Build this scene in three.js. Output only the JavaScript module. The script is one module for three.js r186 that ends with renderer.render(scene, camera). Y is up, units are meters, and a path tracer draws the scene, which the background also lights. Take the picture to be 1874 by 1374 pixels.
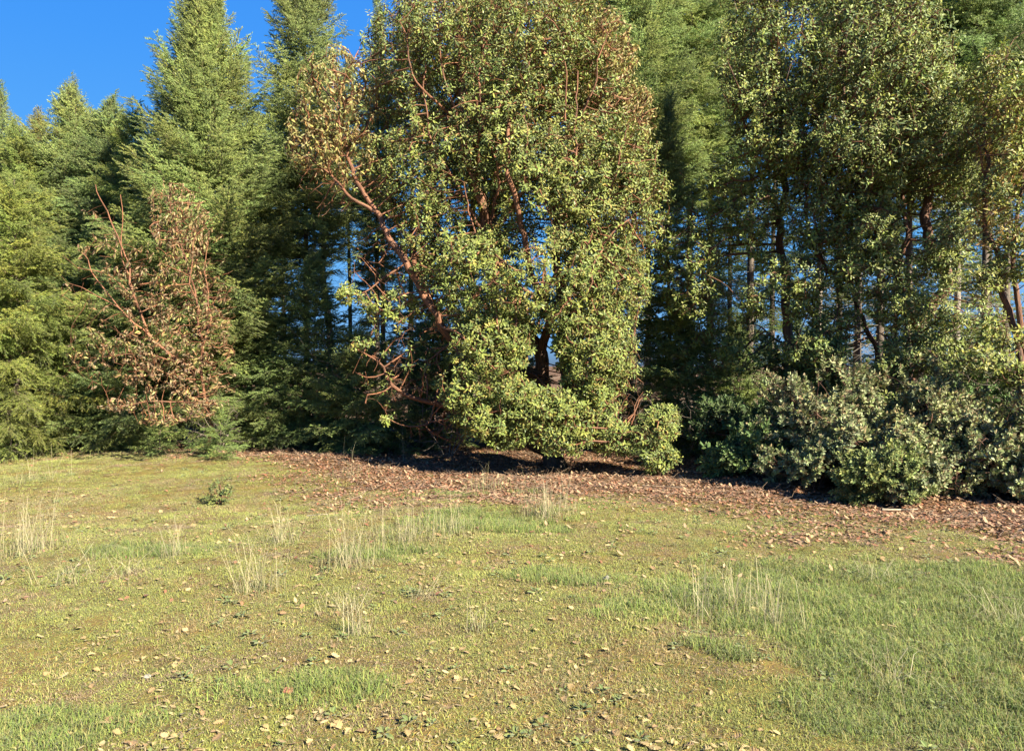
import * as THREE from 'three';
import { mergeGeometries } from 'three/addons/utils/BufferGeometryUtils.js';

// ---------------------------------------------------------------- camera, sky, sun, exposure
const scene = new THREE.Scene();
const EYE = new THREE.Vector3(0, 1.6, 0), FOCAL = 1470, PITCH = -0.026;
const camera = new THREE.PerspectiveCamera(2 * Math.atan(687 / FOCAL) * 180 / Math.PI, 1874 / 1374, 0.1, 3000);
camera.position.copy(EYE); camera.rotation.x = PITCH;
const renderer = new THREE.WebGLRenderer({ antialias: true });
renderer.toneMapping = THREE.LinearToneMapping;
renderer.toneMappingExposure = 4;
renderer.shadowMap.enabled = true;

{ // clear winter sky: deep blue overhead, a little paler towards the horizon
  const W = 256, H = 128, data = new Float32Array(W * H * 4);
  const stops = [[-90, .035, .038, .035], [-1, .045, .075, .12], [0, .06, .135, .24], [8, .032, .115, .245], [20, .0155, .084, .242], [35, .009, .06, .208], [90, .005, .03, .13]];
  for (let y = 0; y < H; y++) {
    const e = ((y + .5) / H - .5) * 180; let k = 0; while (k < stops.length - 2 && e > stops[k + 1][0]) k++;
    const a = stops[k], b = stops[k + 1], t = (e - a[0]) / (b[0] - a[0]);
    for (let x = 0; x < W; x++) { const i = (y * W + x) * 4; for (let c = 0; c < 3; c++) data[i + c] = a[c + 1] + (b[c + 1] - a[c + 1]) * t; data[i + 3] = 1; }
  }
  const t = new THREE.DataTexture(data, W, H, THREE.RGBAFormat, THREE.FloatType);
  t.mapping = THREE.EquirectangularReflectionMapping; t.magFilter = t.minFilter = THREE.LinearFilter; t.needsUpdate = true;
  scene.background = t; scene.environment = t;
}
const SUN_AZ = 47 * Math.PI / 180, SUN_EL = 33 * Math.PI / 180;      // from the right, behind the camera
const sunDir = new THREE.Vector3(Math.sin(SUN_AZ) * Math.cos(SUN_EL), Math.sin(SUN_EL), Math.cos(SUN_AZ) * Math.cos(SUN_EL));
const sun = new THREE.DirectionalLight(new THREE.Color().setRGB(1, .915, .70), 5);
sun.position.copy(sunDir).multiplyScalar(40).add(new THREE.Vector3(0, 0, -10));
sun.target.position.set(0, 0, -10); sun.castShadow = true;
sun.shadow.mapSize.set(4096, 4096);
Object.assign(sun.shadow.camera, { left: -22, right: 22, top: 18, bottom: -18, near: 1, far: 90 });
scene.add(sun, sun.target);

// ---------------------------------------------------------------- helpers
function rng(seed) { let a = seed >>> 0; return () => { a = (a + 0x6D2B79F5) | 0; let t = Math.imul(a ^ (a >>> 15), 1 | a); t = (t + Math.imul(t ^ (t >>> 7), 61 | t)) ^ t; return ((t ^ (t >>> 14)) >>> 0) / 4294967296; }; }
const R0 = rng(20240211);
const V = (x, y, z) => new THREE.Vector3(x, y, z);
const lerp = (a, b, t) => a + (b - a) * t, clamp = (x, a = 0, b = 1) => Math.min(b, Math.max(a, x)), sstep = (a, b, x) => { const t = clamp((x - a) / (b - a)); return t * t * (3 - 2 * t); };
const hash2 = (x, y) => { let h = Math.imul(x | 0, 374761393) + Math.imul(y | 0, 668265263); h = Math.imul(h ^ (h >>> 13), 1274126177); return ((h ^ (h >>> 16)) >>> 0) / 4294967296; };
function noise2(x, y) { const ix = Math.floor(x), iy = Math.floor(y), fx = x - ix, fy = y - iy, a = fx * fx * (3 - 2 * fx), b = fy * fy * (3 - 2 * fy); return lerp(lerp(hash2(ix, iy), hash2(ix + 1, iy), a), lerp(hash2(ix, iy + 1), hash2(ix + 1, iy + 1), a), b); }
const fbm = (x, y) => (noise2(x, y) * .5 + noise2(x * 2.1 + 7, y * 2.1 + 3) * .27 + noise2(x * 4.3 + 1, y * 4.3 + 9) * .15 + noise2(x * 9 + 5, y * 9) * .08);
const FWD = V(0, Math.sin(PITCH), -Math.cos(PITCH)), UPV = V(0, Math.cos(PITCH), Math.sin(PITCH));
// the point that the photograph shows at (u, v), d metres in front of the eye
const at = (u, v, d) => EYE.clone().addScaledVector(FWD, d).add(V((u - 937) / FOCAL * d, 0, 0)).addScaledVector(UPV, (687 - v) / FOCAL * d);
// ground relief: a low swell on the left under the firs, fine unevenness, falling away behind the tree belt
function groundY(x, z) {
  let y = (fbm(x * .35 + 20, z * .35) - .5) * .16 + (noise2(x * 1.7, z * 1.7) - .5) * .05 + (noise2(x * 3.6 + 5, z * 3.6) - .5) * .022;
  y *= sstep(0, 4, -z + 1);
  y += .10 * Math.exp(-((x + 4) ** 2 / 9 + (z + 11.6) ** 2 / 3));
  const back = -z - 19; if (back > 0) y -= Math.min(8, back * .09);
  return y;
}
const onGround = (u, d) => { const x = (u - 937) / FOCAL * d, z = -d; return V(x, groundY(x, z), z); };
const names = {};
const numbered = (n) => { const k = names[n] = (names[n] ?? -1) + 1; return k ? n + '_' + String(k).padStart(3, '0') : n; };
function thing(name, label, category, pos, group) {
  const g = new THREE.Group(); g.name = numbered(name); g.position.copy(pos); g.userData = { label, category }; if (group) g.userData.group = group; scene.add(g); return g;
}
function part(name, geo, mat, parent, kind) {
  const m = new THREE.Mesh(geo, mat); m.name = name; m.castShadow = m.receiveShadow = true; if (kind) m.userData.kind = kind; parent.add(m); return m;
}
// matrices: [[Matrix4, Color], ...] -> InstancedMesh
function copies(name, geo, mat, list, parent) {
  if (!list.length) return;
  const m = new THREE.InstancedMesh(geo, mat, list.length); m.name = name; m.userData.kind = 'stuff'; m.castShadow = m.receiveShadow = true;
  list.forEach(([mx, c], i) => { m.setMatrixAt(i, mx); m.setColorAt(i, c); }); parent.add(m); return m;
}
// soup of triangles with colours
class Soup {
  constructor() { this.p = []; this.c = []; this.n = 0; }
  tri(a, b, c, col) { this.p.push(a.x, a.y, a.z, b.x, b.y, b.z, c.x, c.y, c.z); for (let k = 0; k < 3; k++) this.c.push(col[0], col[1], col[2]); this.n++; }
  add(geo, m, tint = [1, 1, 1]) {
    const g = geo.index ? geo.toNonIndexed() : geo, p = g.attributes.position, c = g.attributes.color, v = V();
    for (let i = 0; i < p.count; i++) { v.fromBufferAttribute(p, i).applyMatrix4(m); this.p.push(v.x, v.y, v.z); this.c.push((c ? c.getX(i) : 1) * tint[0], (c ? c.getY(i) : 1) * tint[1], (c ? c.getZ(i) : 1) * tint[2]); }
  }
  stick(a, b, r, col) { // three-sided twig
    const d = b.clone().sub(a), s = V(d.y, d.z, d.x).cross(d).normalize(), t = d.clone().cross(s).normalize(), q = [];
    for (let k = 0; k < 3; k++) { const w = k * 2.0944; q.push(s.clone().multiplyScalar(Math.cos(w) * r).addScaledVector(t, Math.sin(w) * r)); }
    for (let k = 0; k < 3; k++) { const l = (k + 1) % 3, a0 = a.clone().add(q[k]), a1 = a.clone().add(q[l]), b0 = b.clone().addScaledVector(q[k], .6), b1 = b.clone().addScaledVector(q[l], .6); this.tri(a0, a1, b1, col); this.tri(a0, b1, b0, col); }
  }
  build() {
    const g = new THREE.BufferGeometry(); g.setAttribute('position', new THREE.Float32BufferAttribute(this.p, 3)); g.setAttribute('color', new THREE.Float32BufferAttribute(this.c, 3)); g.computeVertexNormals(); return g;
  }
}
const basis = (x, y, z, p, s = 1) => new THREE.Matrix4().makeBasis(x, y, z).scale(V(s, s, s)).setPosition(p);
function frameAlongY(dir, roll, p, s) { // local +y along dir
  const y = dir.clone().normalize(), x0 = Math.abs(y.y) < .95 ? V(0, 1, 0).cross(y).normalize() : V(1, 0, 0).cross(y).normalize(), z0 = x0.clone().cross(y);
  const x = x0.clone().multiplyScalar(Math.cos(roll)).addScaledVector(z0, Math.sin(roll)), z = x.clone().cross(y);
  return basis(x, y, z, p, s);
}

// ---------------------------------------------------------------- textures and materials
function tex(size, paint, srgb) {
  const d = new Uint8Array(size * size * 4); paint(d, size);
  const t = new THREE.DataTexture(d, size, size, THREE.RGBAFormat, THREE.UnsignedByteType);
  t.wrapS = t.wrapT = THREE.RepeatWrapping; t.magFilter = THREE.LinearFilter; t.minFilter = THREE.LinearMipmapLinearFilter; t.generateMipmaps = true; if (srgb) t.colorSpace = THREE.SRGBColorSpace; t.needsUpdate = true; return t;
}
// tileable noise on a torus lattice of n cells
const tnoise = (x, y, n, s) => { const ix = Math.floor(x), iy = Math.floor(y), fx = x - ix, fy = y - iy, a = fx * fx * (3 - 2 * fx), b = fy * fy * (3 - 2 * fy), h = (i, j) => hash2(((i % n) + n) % n + s * 977, ((j % n) + n) % n + s * 131); return lerp(lerp(h(ix, iy), h(ix + 1, iy), a), lerp(h(ix, iy + 1), h(ix + 1, iy + 1), a), b); };
const thatch = tex(1024, (d, S) => { // matted thatch: soil, moss, straw flecks, each fleck its own outline
  const r = rng(5), f = new Float32Array(S * S * 3);
  for (let y = 0; y < S; y++) for (let x = 0; x < S; x++) {
    const n = tnoise(x / 32, y / 32, 32, 1) * .5 + tnoise(x / 8, y / 8, 128, 2) * .3 + tnoise(x / 3, y / 3, 341, 3) * .2, i = (y * S + x) * 3, m = tnoise(x / 64, y / 64, 16, 4);
    f[i] = lerp(.30, .62, n); f[i + 1] = lerp(.25, .54, n) + (m > .5 ? .05 : 0); f[i + 2] = lerp(.15, .32, n);
  }
  const cols = [[.86, .74, .48], [.78, .66, .42], [.66, .68, .30], [.55, .60, .24], [.62, .47, .30], [.34, .25, .16], [.9, .82, .6], [.45, .33, .22]];
  for (let k = 0; k < 26000; k++) {
    const c = cols[Math.floor(r() * cols.length)], x = r() * S, y = r() * S, a = r() * 6.28, L = 4 + r() * 16, w = r() < .2 ? 2 : 1, sh = .8 + r() * .4;
    for (let t = 0; t < L; t++) for (let q = 0; q < w; q++) { const px = ((Math.floor(x + Math.cos(a) * t + q) % S) + S) % S, py = ((Math.floor(y + Math.sin(a) * t) % S) + S) % S, i = (py * S + px) * 3; for (let j = 0; j < 3; j++) f[i + j] = c[j] * sh; }
  }
  for (let i = 0; i < S * S; i++) { for (let j = 0; j < 3; j++) d[i * 4 + j] = clamp(f[i * 3 + j]) * 255; d[i * 4 + 3] = 255; }
}, true);
const barkTex = tex(512, (d, S) => { // flaking bark: thin curling plates over smooth skin
  for (let y = 0; y < S; y++) for (let x = 0; x < S; x++) {
    const n = tnoise(x / 8, y / 64, 64, 6), m = tnoise(x / 32, y / 32, 16, 7), q = tnoise(x / 3, y / 10, 171, 8), plate = n * .6 + m * .4 > .55 ? .74 : 1, v = clamp(plate * lerp(.78, 1.0, q)), i = (y * S + x) * 4;
    d[i] = v * 255; d[i + 1] = v * (plate < 1 ? 248 : 240); d[i + 2] = v * (plate < 1 ? 245 : 232); d[i + 3] = 255;
  }
}, true);
const barkBump = tex(512, (d, S) => { for (let y = 0; y < S; y++) for (let x = 0; x < S; x++) { const n = tnoise(x / 8, y / 64, 64, 6), m = tnoise(x / 4, y / 18, 128, 9), v = (n > .5 ? .5 : .2) + m * .4, i = (y * S + x) * 4; d[i] = d[i + 1] = d[i + 2] = clamp(v) * 255; d[i + 3] = 255; } });
const leafMat = (o) => new THREE.MeshPhysicalMaterial({ vertexColors: true, roughness: 1, transmission: .3, thickness: 0, ior: 1.4, side: THREE.DoubleSide, ...o });
const M = {
  ground: new THREE.MeshStandardMaterial({ vertexColors: true, map: thatch, bumpMap: thatch, bumpScale: .012, roughness: 1 }),
  bark: new THREE.MeshStandardMaterial({ vertexColors: true, map: barkTex, bumpMap: barkBump, bumpScale: .006, roughness: .75 }),
  glossLeaf: leafMat({ transmission: .32, clearcoat: .3, clearcoatRoughness: .34 }),
  shrubLeaf: leafMat({ transmission: .2, clearcoat: .18, clearcoatRoughness: .45 }),
  needle: leafMat({ transmission: .3, clearcoat: .18, clearcoatRoughness: .45 }),
  grass: leafMat({ transmission: .35 }),
  dryLeaf: leafMat({ transmission: .15 }),
  stone: new THREE.MeshStandardMaterial({ color: new THREE.Color().setRGB(.30, .27, .22), bumpMap: barkBump, bumpScale: .004, roughness: .9 }),
};

// ---------------------------------------------------------------- the ground
// u, v of a ground point as the photograph was paced out: used to lay lush, bare and littered patches where they are
const PATCH = { lush: [[2.5, -4.9, 1.7, 1.0], [2.1, -3.6, .9, .35], [1.75, -4.7, .7, .35], [-.95, -3.72, .34, .17], [-2.1, -3.35, .5, .2], [3.6, -5.4, 1.2, .6], [1.5, -5.2, .6, .25], [-.2, -7.4, .7, .5], [-1.05, -6.3, .5, .25], [0.35, -5.6, .35, .2], [-2.9, -6.4, .4, .25], [-.35, -9.2, .55, .6]] };
const lushAt = (x, z) => { let s = 0; for (const [cx, cz, rx, rz] of PATCH.lush) { const q = ((x - cx) / rx) ** 2 + ((z - cz) / rz) ** 2; s = Math.max(s, 1 - sstep(.1, 1.9, q + (fbm(x * 2, z * 2) - .5) * 2.6)); } return s; };
// near edge of the leaf litter under the trees: depth at each x
const litterEdge = (x) => { const e = [[-12, -13.2], [-7, -13], [-5, -12.4], [-4, -12], [-3, -10.8], [-2.2, -9.4], [-1.3, -8.7], [.5, -8.5], [1.6, -8.7], [2.6, -7.9], [3.5, -7.2], [4.3, -6.3], [5.5, -5.7], [9, -5.2]]; let k = 0; while (k < e.length - 2 && x > e[k + 1][0]) k++; return lerp(e[k][1], e[k + 1][1], clamp((x - e[k][0]) / (e[k + 1][0] - e[k][0]))); };
const litterAt = (x, z) => sstep(1.1, -1.1, z - litterEdge(x) + (fbm(x * 1.3 + 4, z * 1.3) - .5) * 3.2);
const mossAt = (x, z) => sstep(.3, .58, fbm(x * .8 + 31, z * .8 + 8));
{
  const line = (a, b, s, out) => { const r = []; for (let x = a; x <= b + 1e-6; x += s) r.push(x); return [...out.map((o) => a - o).reverse(), ...r, ...out.map((o) => b + o)]; };
  const far = [2, 5, 10, 20, 40, 80, 160, 320, 640], xs = line(-13, 13, .14, far), zs = line(-22, 4, .14, far), p = [], c = [], uv = [], ix = [];
  for (const z of zs) for (const x of xs) {
    p.push(x, groundY(clamp(x, -40, 40), z), z); uv.push(x / 2.3, z / 2.3);
    const L = lushAt(x, z), li = litterAt(x, z), m = mossAt(x, z);
    let col = [.40, .345, .225];
    col = col.map((v, i) => lerp(v, [.33, .33, .16][i], m * .75)); col = col.map((v, i) => lerp(v, [.25, .29, .12][i], L)); col = col.map((v, i) => lerp(v, [.27, .145, .09][i], li));
    c.push(...col.map((v) => v * 1.35));
  }
  const w = xs.length; for (let j = 0; j < zs.length - 1; j++) for (let i = 0; i < w - 1; i++) { const a = j * w + i; ix.push(a, a + w, a + 1, a + 1, a + w, a + w + 1); }
  const g = new THREE.BufferGeometry(); g.setAttribute('position', new THREE.Float32BufferAttribute(p, 3)); g.setAttribute('color', new THREE.Float32BufferAttribute(c, 3)); g.setAttribute('uv', new THREE.Float32BufferAttribute(uv, 2)); g.setIndex(ix); g.computeVertexNormals();
  const m = new THREE.Mesh(g, M.ground); m.name = 'ground'; m.receiveShadow = m.castShadow = true; m.userData = { kind: 'structure', label: 'rough mossy meadow ground sloping to the tree belt', category: 'ground' }; scene.add(m);
}

// ---------------------------------------------------------------- wood: skeletons and tubes
// a skeleton is a list of nodes {p, par, r, limb}
function polyNodes(S, pts, r0, r1, par, limb, step = .12, wob = 0) {
  const curve = new THREE.CatmullRomCurve3(pts, false, 'centripetal'), n = Math.max(2, Math.round(curve.getLength() / step)), first = S.length; let last = par;
  for (let i = par >= 0 ? 1 : 0; i <= n; i++) { const t = i / n, p = curve.getPointAt(t); if (wob) { const k = wob * Math.min(1, i / 4), w = i * step * 2.6 + limb * 17; p.add(V((noise2(w, 3) - .5) * 2 * k + (noise2(w * 2.7, 5) - .5) * k, (noise2(w, 9) - .5) * k, (noise2(w, 13) - .5) * 2 * k)); } S.push({ p, par: last, r: lerp(r0, r1, Math.pow(t, .8)), limb, fixed: true }); last = S.length - 1; }
  return [first, last];
}
const nearestNode = (S, p) => { let b = 0, bd = 1e9; S.forEach((n, i) => { const d = n.p.distanceToSquared(p); if (d < bd) { bd = d; b = i; } }); return b; };
function grow(S, A, { step = .13, reach = 2.5, kill = .2, iters = 90, up = .1, jitter = .25, seed = 1 }) {
  const r = rng(seed), near = new Int32Array(A.length).fill(-1), nd = new Float32Array(A.length).fill(1e9), alive = new Uint8Array(A.length).fill(1), tips = [];
  const look = (i) => { const p = S[i].p; for (let a = 0; a < A.length; a++) if (alive[a]) { const d = p.distanceToSquared(A[a]); if (d < nd[a]) { nd[a] = d; near[a] = i; } } };
  for (let i = 0; i < S.length; i++) look(i);
  const kids = new Map();
  const reap = () => { for (let a = 0; a < A.length; a++) if (alive[a] && nd[a] < kill * kill) { alive[a] = 0; tips.push({ p: A[a], node: near[a] }); } };
  reap();
  for (let it = 0; it < iters; it++) {
    const pull = new Map();
    for (let a = 0; a < A.length; a++) if (alive[a] && nd[a] < reach * reach) { const i = near[a]; let q = pull.get(i); if (!q) pull.set(i, q = V()); q.add(A[a].clone().sub(S[i].p).normalize()); }
    if (!pull.size) break;
    let grew = 0;
    for (const [i, q] of pull) {
      const k = kids.get(i) ?? 0; if (k > 3) continue; kids.set(i, k + 1);
      q.normalize().add(V((r() - .5) * jitter, (r() - .5) * jitter + up, (r() - .5) * jitter));
      if (S[i].par >= 0 && !S[i].fixed) q.addScaledVector(S[i].p.clone().sub(S[S[i].par].p).normalize(), .45);
      S.push({ p: S[i].p.clone().addScaledVector(q.normalize(), step), par: i, r: 0, limb: -1 }); look(S.length - 1); grew++;
    }
    reap(); if (!grew) break;
  }
  for (const t of tips) { if (S[t.node].p.distanceTo(t.p) > .03) { S.push({ p: t.p.clone(), par: t.node, r: 0, limb: -1 }); t.node = S.length - 1; } }
  return tips;
}
function thicken(S, tip = .0028, e = 2.15) {
  const w = new Float64Array(S.length); 
  for (let i = S.length - 1; i >= 0; i--) { const n = S[i]; if (!n.fixed) { n.r = w[i] > 0 ? Math.pow(w[i], 1 / e) : tip; n.r = Math.max(n.r, tip); if (n.par >= 0) { if (S[n.par].fixed) n.r = Math.min(n.r, S[n.par].r * .75); w[n.par] += Math.pow(n.r, e); } } }
  for (let i = 0; i < S.length; i++) { const n = S[i]; if (!n.fixed && n.par >= 0) n.r = Math.min(n.r, S[n.par].r * (S[n.par].fixed ? .8 : 1)); }
}
// tubes for the nodes that pass keep(); origin moves them into the thing's own space
function tubes(S, keep, color, origin, sides) {
  const kids = S.map(() => []); S.forEach((n, i) => { if (n.par >= 0) kids[n.par].push(i); });
  const pos = [], nor = [], col = [], uv = [], ix = [], used = new Uint8Array(S.length);
  const chain = (list) => {
    const n = list.length; if (n < 2) return; const rr = list.map((k) => k.r), rm = Math.max(...rr), sd = sides ?? (rm > .05 ? 12 : rm > .02 ? 7 : rm > .008 ? 5 : 3), base = pos.length / 3;
    let ref = V(.3, .2, 1), v = 0; const t = V();
    for (let i = 0; i < n; i++) {
      t.copy(list[Math.min(n - 1, i + 1)].p).sub(list[Math.max(0, i - 1)].p).normalize();
      const a = ref.clone().addScaledVector(t, -ref.dot(t)).normalize(), b = t.clone().cross(a); ref = a; if (i) v += list[i].p.distanceTo(list[i - 1].p);
      for (let k = 0; k <= sd; k++) {
        const w = k / sd * 6.28318, cx = Math.cos(w), sx = Math.sin(w), lump = rm > .03 ? 1 + (noise2(v * 5 + base, k % sd * 1.7) - .5) * .22 : 1, q = list[i], r = rr[i] * lump, nx = a.x * cx + b.x * sx, ny = a.y * cx + b.y * sx, nz = a.z * cx + b.z * sx;
        pos.push(q.p.x + nx * r - origin.x, q.p.y + ny * r - origin.y, q.p.z + nz * r - origin.z); nor.push(nx, ny, nz); uv.push(k / sd * Math.max(.06, Math.round(rm * 25) / 4), v); col.push(...color(q, w));
      }
    }
    for (let i = 0; i < n - 1; i++) for (let k = 0; k < sd; k++) { const A = base + i * (sd + 1) + k, B = A + sd + 1; ix.push(A, A + 1, B, A + 1, B + 1, B); }
    const last = list[n - 1], c = pos.length / 3; pos.push(last.p.x - origin.x, last.p.y - origin.y, last.p.z - origin.z); nor.push(t.x, t.y, t.z); uv.push(0, v); col.push(...color(last, 0));
    for (let k = 0; k < sd; k++) ix.push(c - sd - 1 + k, c - sd + k, c);
  };
  for (let i = 0; i < S.length; i++) {
    if (used[i] || !keep(S[i])) continue;
    const list = []; if (S[i].par >= 0) { const q = S[S[i].par]; list.push({ p: q.p, r: Math.min(q.r, S[i].r * 1.25), limb: q.limb, k: q.k }); }
    let k = i; while (k >= 0) { used[k] = 1; list.push(S[k]); const o = kids[k].filter((j) => !used[j] && keep(S[j]) && S[j].limb === S[k].limb).sort((a, b) => S[b].r - S[a].r); k = o.length ? o[0] : -1; }
    chain(list);
  }
  const g = new THREE.BufferGeometry(); g.setAttribute('position', new THREE.Float32BufferAttribute(pos, 3)); g.setAttribute('normal', new THREE.Float32BufferAttribute(nor, 3)); g.setAttribute('color', new THREE.Float32BufferAttribute(col, 3)); g.setAttribute('uv', new THREE.Float32BufferAttribute(uv, 2)); g.setIndex(ix); return g;
}

// ---------------------------------------------------------------- leaves
// one leaf along +z from the origin, upper side +y, folded at the midrib and bent down
function leafGeo(len, wid, fold, bend, col, rim = 1) {
  const st = [[0, 0], [.22, .72], [.52, 1], [.8, .68], [1, 0]], s = new Soup(), P = (i, side) => { const [t, w] = st[i]; return V(side * w * wid / 2, Math.abs(side) * w * wid * fold - bend * len * t * t, t * len * (1 - .25 * bend * t)); };
  for (let i = 0; i < 4; i++) for (const sd of [-1, 1]) {
    const a = P(i, 0), b = P(i + 1, 0), c = P(i + 1, sd), d = P(i, sd), k = col.map((v) => v * (sd > 0 ? 1 : rim));
    if (i < 3) sd > 0 ? s.tri(a, b, c, k) : s.tri(a, c, b, k); else sd > 0 ? s.tri(a, b, d, k) : s.tri(a, d, b, k);
    if (i > 0 && i < 3) sd > 0 ? s.tri(a, c, d, k) : s.tri(a, d, c, k);
  }
  return s.build();
}
// leaf whorls at a twig's end, twig along +y; spec keeps every leaf so that it can also be built singly
function whorl(seed, { n, len, wid, palette, up, down, twig, twigCol, spread = .06, droop }) {
  const r = rng(seed), s = new Soup(), spec = [];
  if (twig) s.stick(V(0, -twig, 0), V((r() - .5) * .02, spread * .6, (r() - .5) * .02), .0035, twigCol);
  for (let i = 0; i < n; i++) {
    const t = i / (n - 1 || 1), az = i * 2.4 + r() * .5, el = lerp(down, up, t) + (r() - .5) * .5, L = len * lerp(1.1, .75, t) * (.8 + r() * .35), g = palette[Math.floor(r() * palette.length)](L, wid * L, r);
    const m = new THREE.Matrix4().makeRotationY(az).multiply(new THREE.Matrix4().makeRotationX(-el)).multiply(new THREE.Matrix4().makeRotationZ((r() - .5) * .9));
    m.setPosition(0, lerp(-spread, spread, t), 0); const sh = .85 + r() * .3, tint = [sh * (.95 + r() * .1), sh, sh * (.9 + r() * .2)];
    m.multiply(new THREE.Matrix4().makeTranslation(0, 0, .012)); spec.push([g, m, tint]); s.add(g, m, tint);
  }
  return { geo: s.build(), spec };
}
const lf = (col, fold = .18, b0 = .05, b1 = .4) => (L, W, r) => leafGeo(L, W, fold, lerp(b0, b1, r()), col, .92);
const G1 = [.16, .20, .034], G2 = [.215, .245, .05], G3 = [.085, .125, .025], Y1 = [.30, .26, .06], O1 = [.30, .14, .045], T1 = [.36, .27, .13];
const madroneKinds = [0, 1, 2, 3, 4, 5].map((i) => whorl(100 + i, { n: 10 + i % 3, len: .092, wid: .37, up: .9, down: -.75, twig: .17, twigCol: [.21, .09, .042], palette: [lf(G1), lf(G1), lf(G2), lf(G2), lf(G3), lf(G1), i % 2 ? lf(Y1) : lf(G2)] }));
const madroneFar = [0, 1, 2, 3].map((i) => whorl(140 + i, { n: 10, len: .084, wid: .38, up: .95, down: -.6, twig: .17, twigCol: [.21, .09, .042], palette: [lf(G1), lf(G3), lf(G2), lf(G1), lf([.13, .18, .06]), lf([.27, .29, .10])] }));
const tawnyKinds = [0, 1, 2, 3].map((i) => whorl(160 + i, { n: 7, len: .10, wid: .36, up: .2, down: -1.25, twig: .22, twigCol: [.38, .15, .06], palette: [lf([.27, .255, .075]), lf([.30, .26, .08]), lf([.26, .165, .065]), lf([.22, .235, .06]), lf([.29, .24, .11])] }));
const droopKinds = [0, 1, 2, 3].map((i) => whorl(180 + i, { n: 6, len: .115, wid: .34, up: -.5, down: -1.35, twig: .16, twigCol: [.36, .15, .07], palette: [lf([.31, .27, .10]), lf([.25, .25, .08]), lf([.29, .21, .105]), lf([.27, .165, .085]), lf([.25, .14, .075])] }));
const grey = [0, 1, 2, 3].map((i) => sprig(200 + i, { n: 18, len: .05, wid: .55, twig: .12, cols: [[.24, .265, .13], [.18, .21, .08], [.295, .31, .175], [.14, .175, .058], [.20, .15, .08]], twigCol: [.16, .075, .05] }));
const darkSprig = [0, 1, 2].map((i) => sprig(220 + i, { n: 18, len: .062, wid: .45, twig: .18, cols: [[.05, .085, .025], [.07, .105, .03], [.085, .12, .04]], twigCol: [.14, .09, .06] }));
const limeSprig = [0, 1].map((i) => sprig(230 + i, { n: 22, len: .042, wid: .5, twig: .15, cols: [[.15, .19, .05], [.12, .17, .05], [.19, .21, .06]], twigCol: [.16, .09, .05] }));
function sprig(seed, { n, len, wid, twig, cols, twigCol }) { // small leaves set all along an upright twig
  const r = rng(seed), s = new Soup(); s.stick(V(0, -.08, 0), V(0, twig, 0), .0028, twigCol);
  for (let i = 0; i < n; i++) {
    const t = i / (n - 1), L = len * (.75 + r() * .5) * (t > .85 ? .8 : 1), c = cols[Math.floor(r() * cols.length)], g = leafGeo(L, L * wid, .12, r() * .15, c, .94);
    s.add(g, new THREE.Matrix4().makeRotationY(i * 2.4 + r()).multiply(new THREE.Matrix4().makeRotationX(-lerp(.1, 1.1, t) - (r() - .5) * .6)).multiply(new THREE.Matrix4().makeRotationZ((r() - .5) * 1.2)).setPosition(0, t * twig, 0));
  }
  return { geo: s.build() };
}

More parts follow.
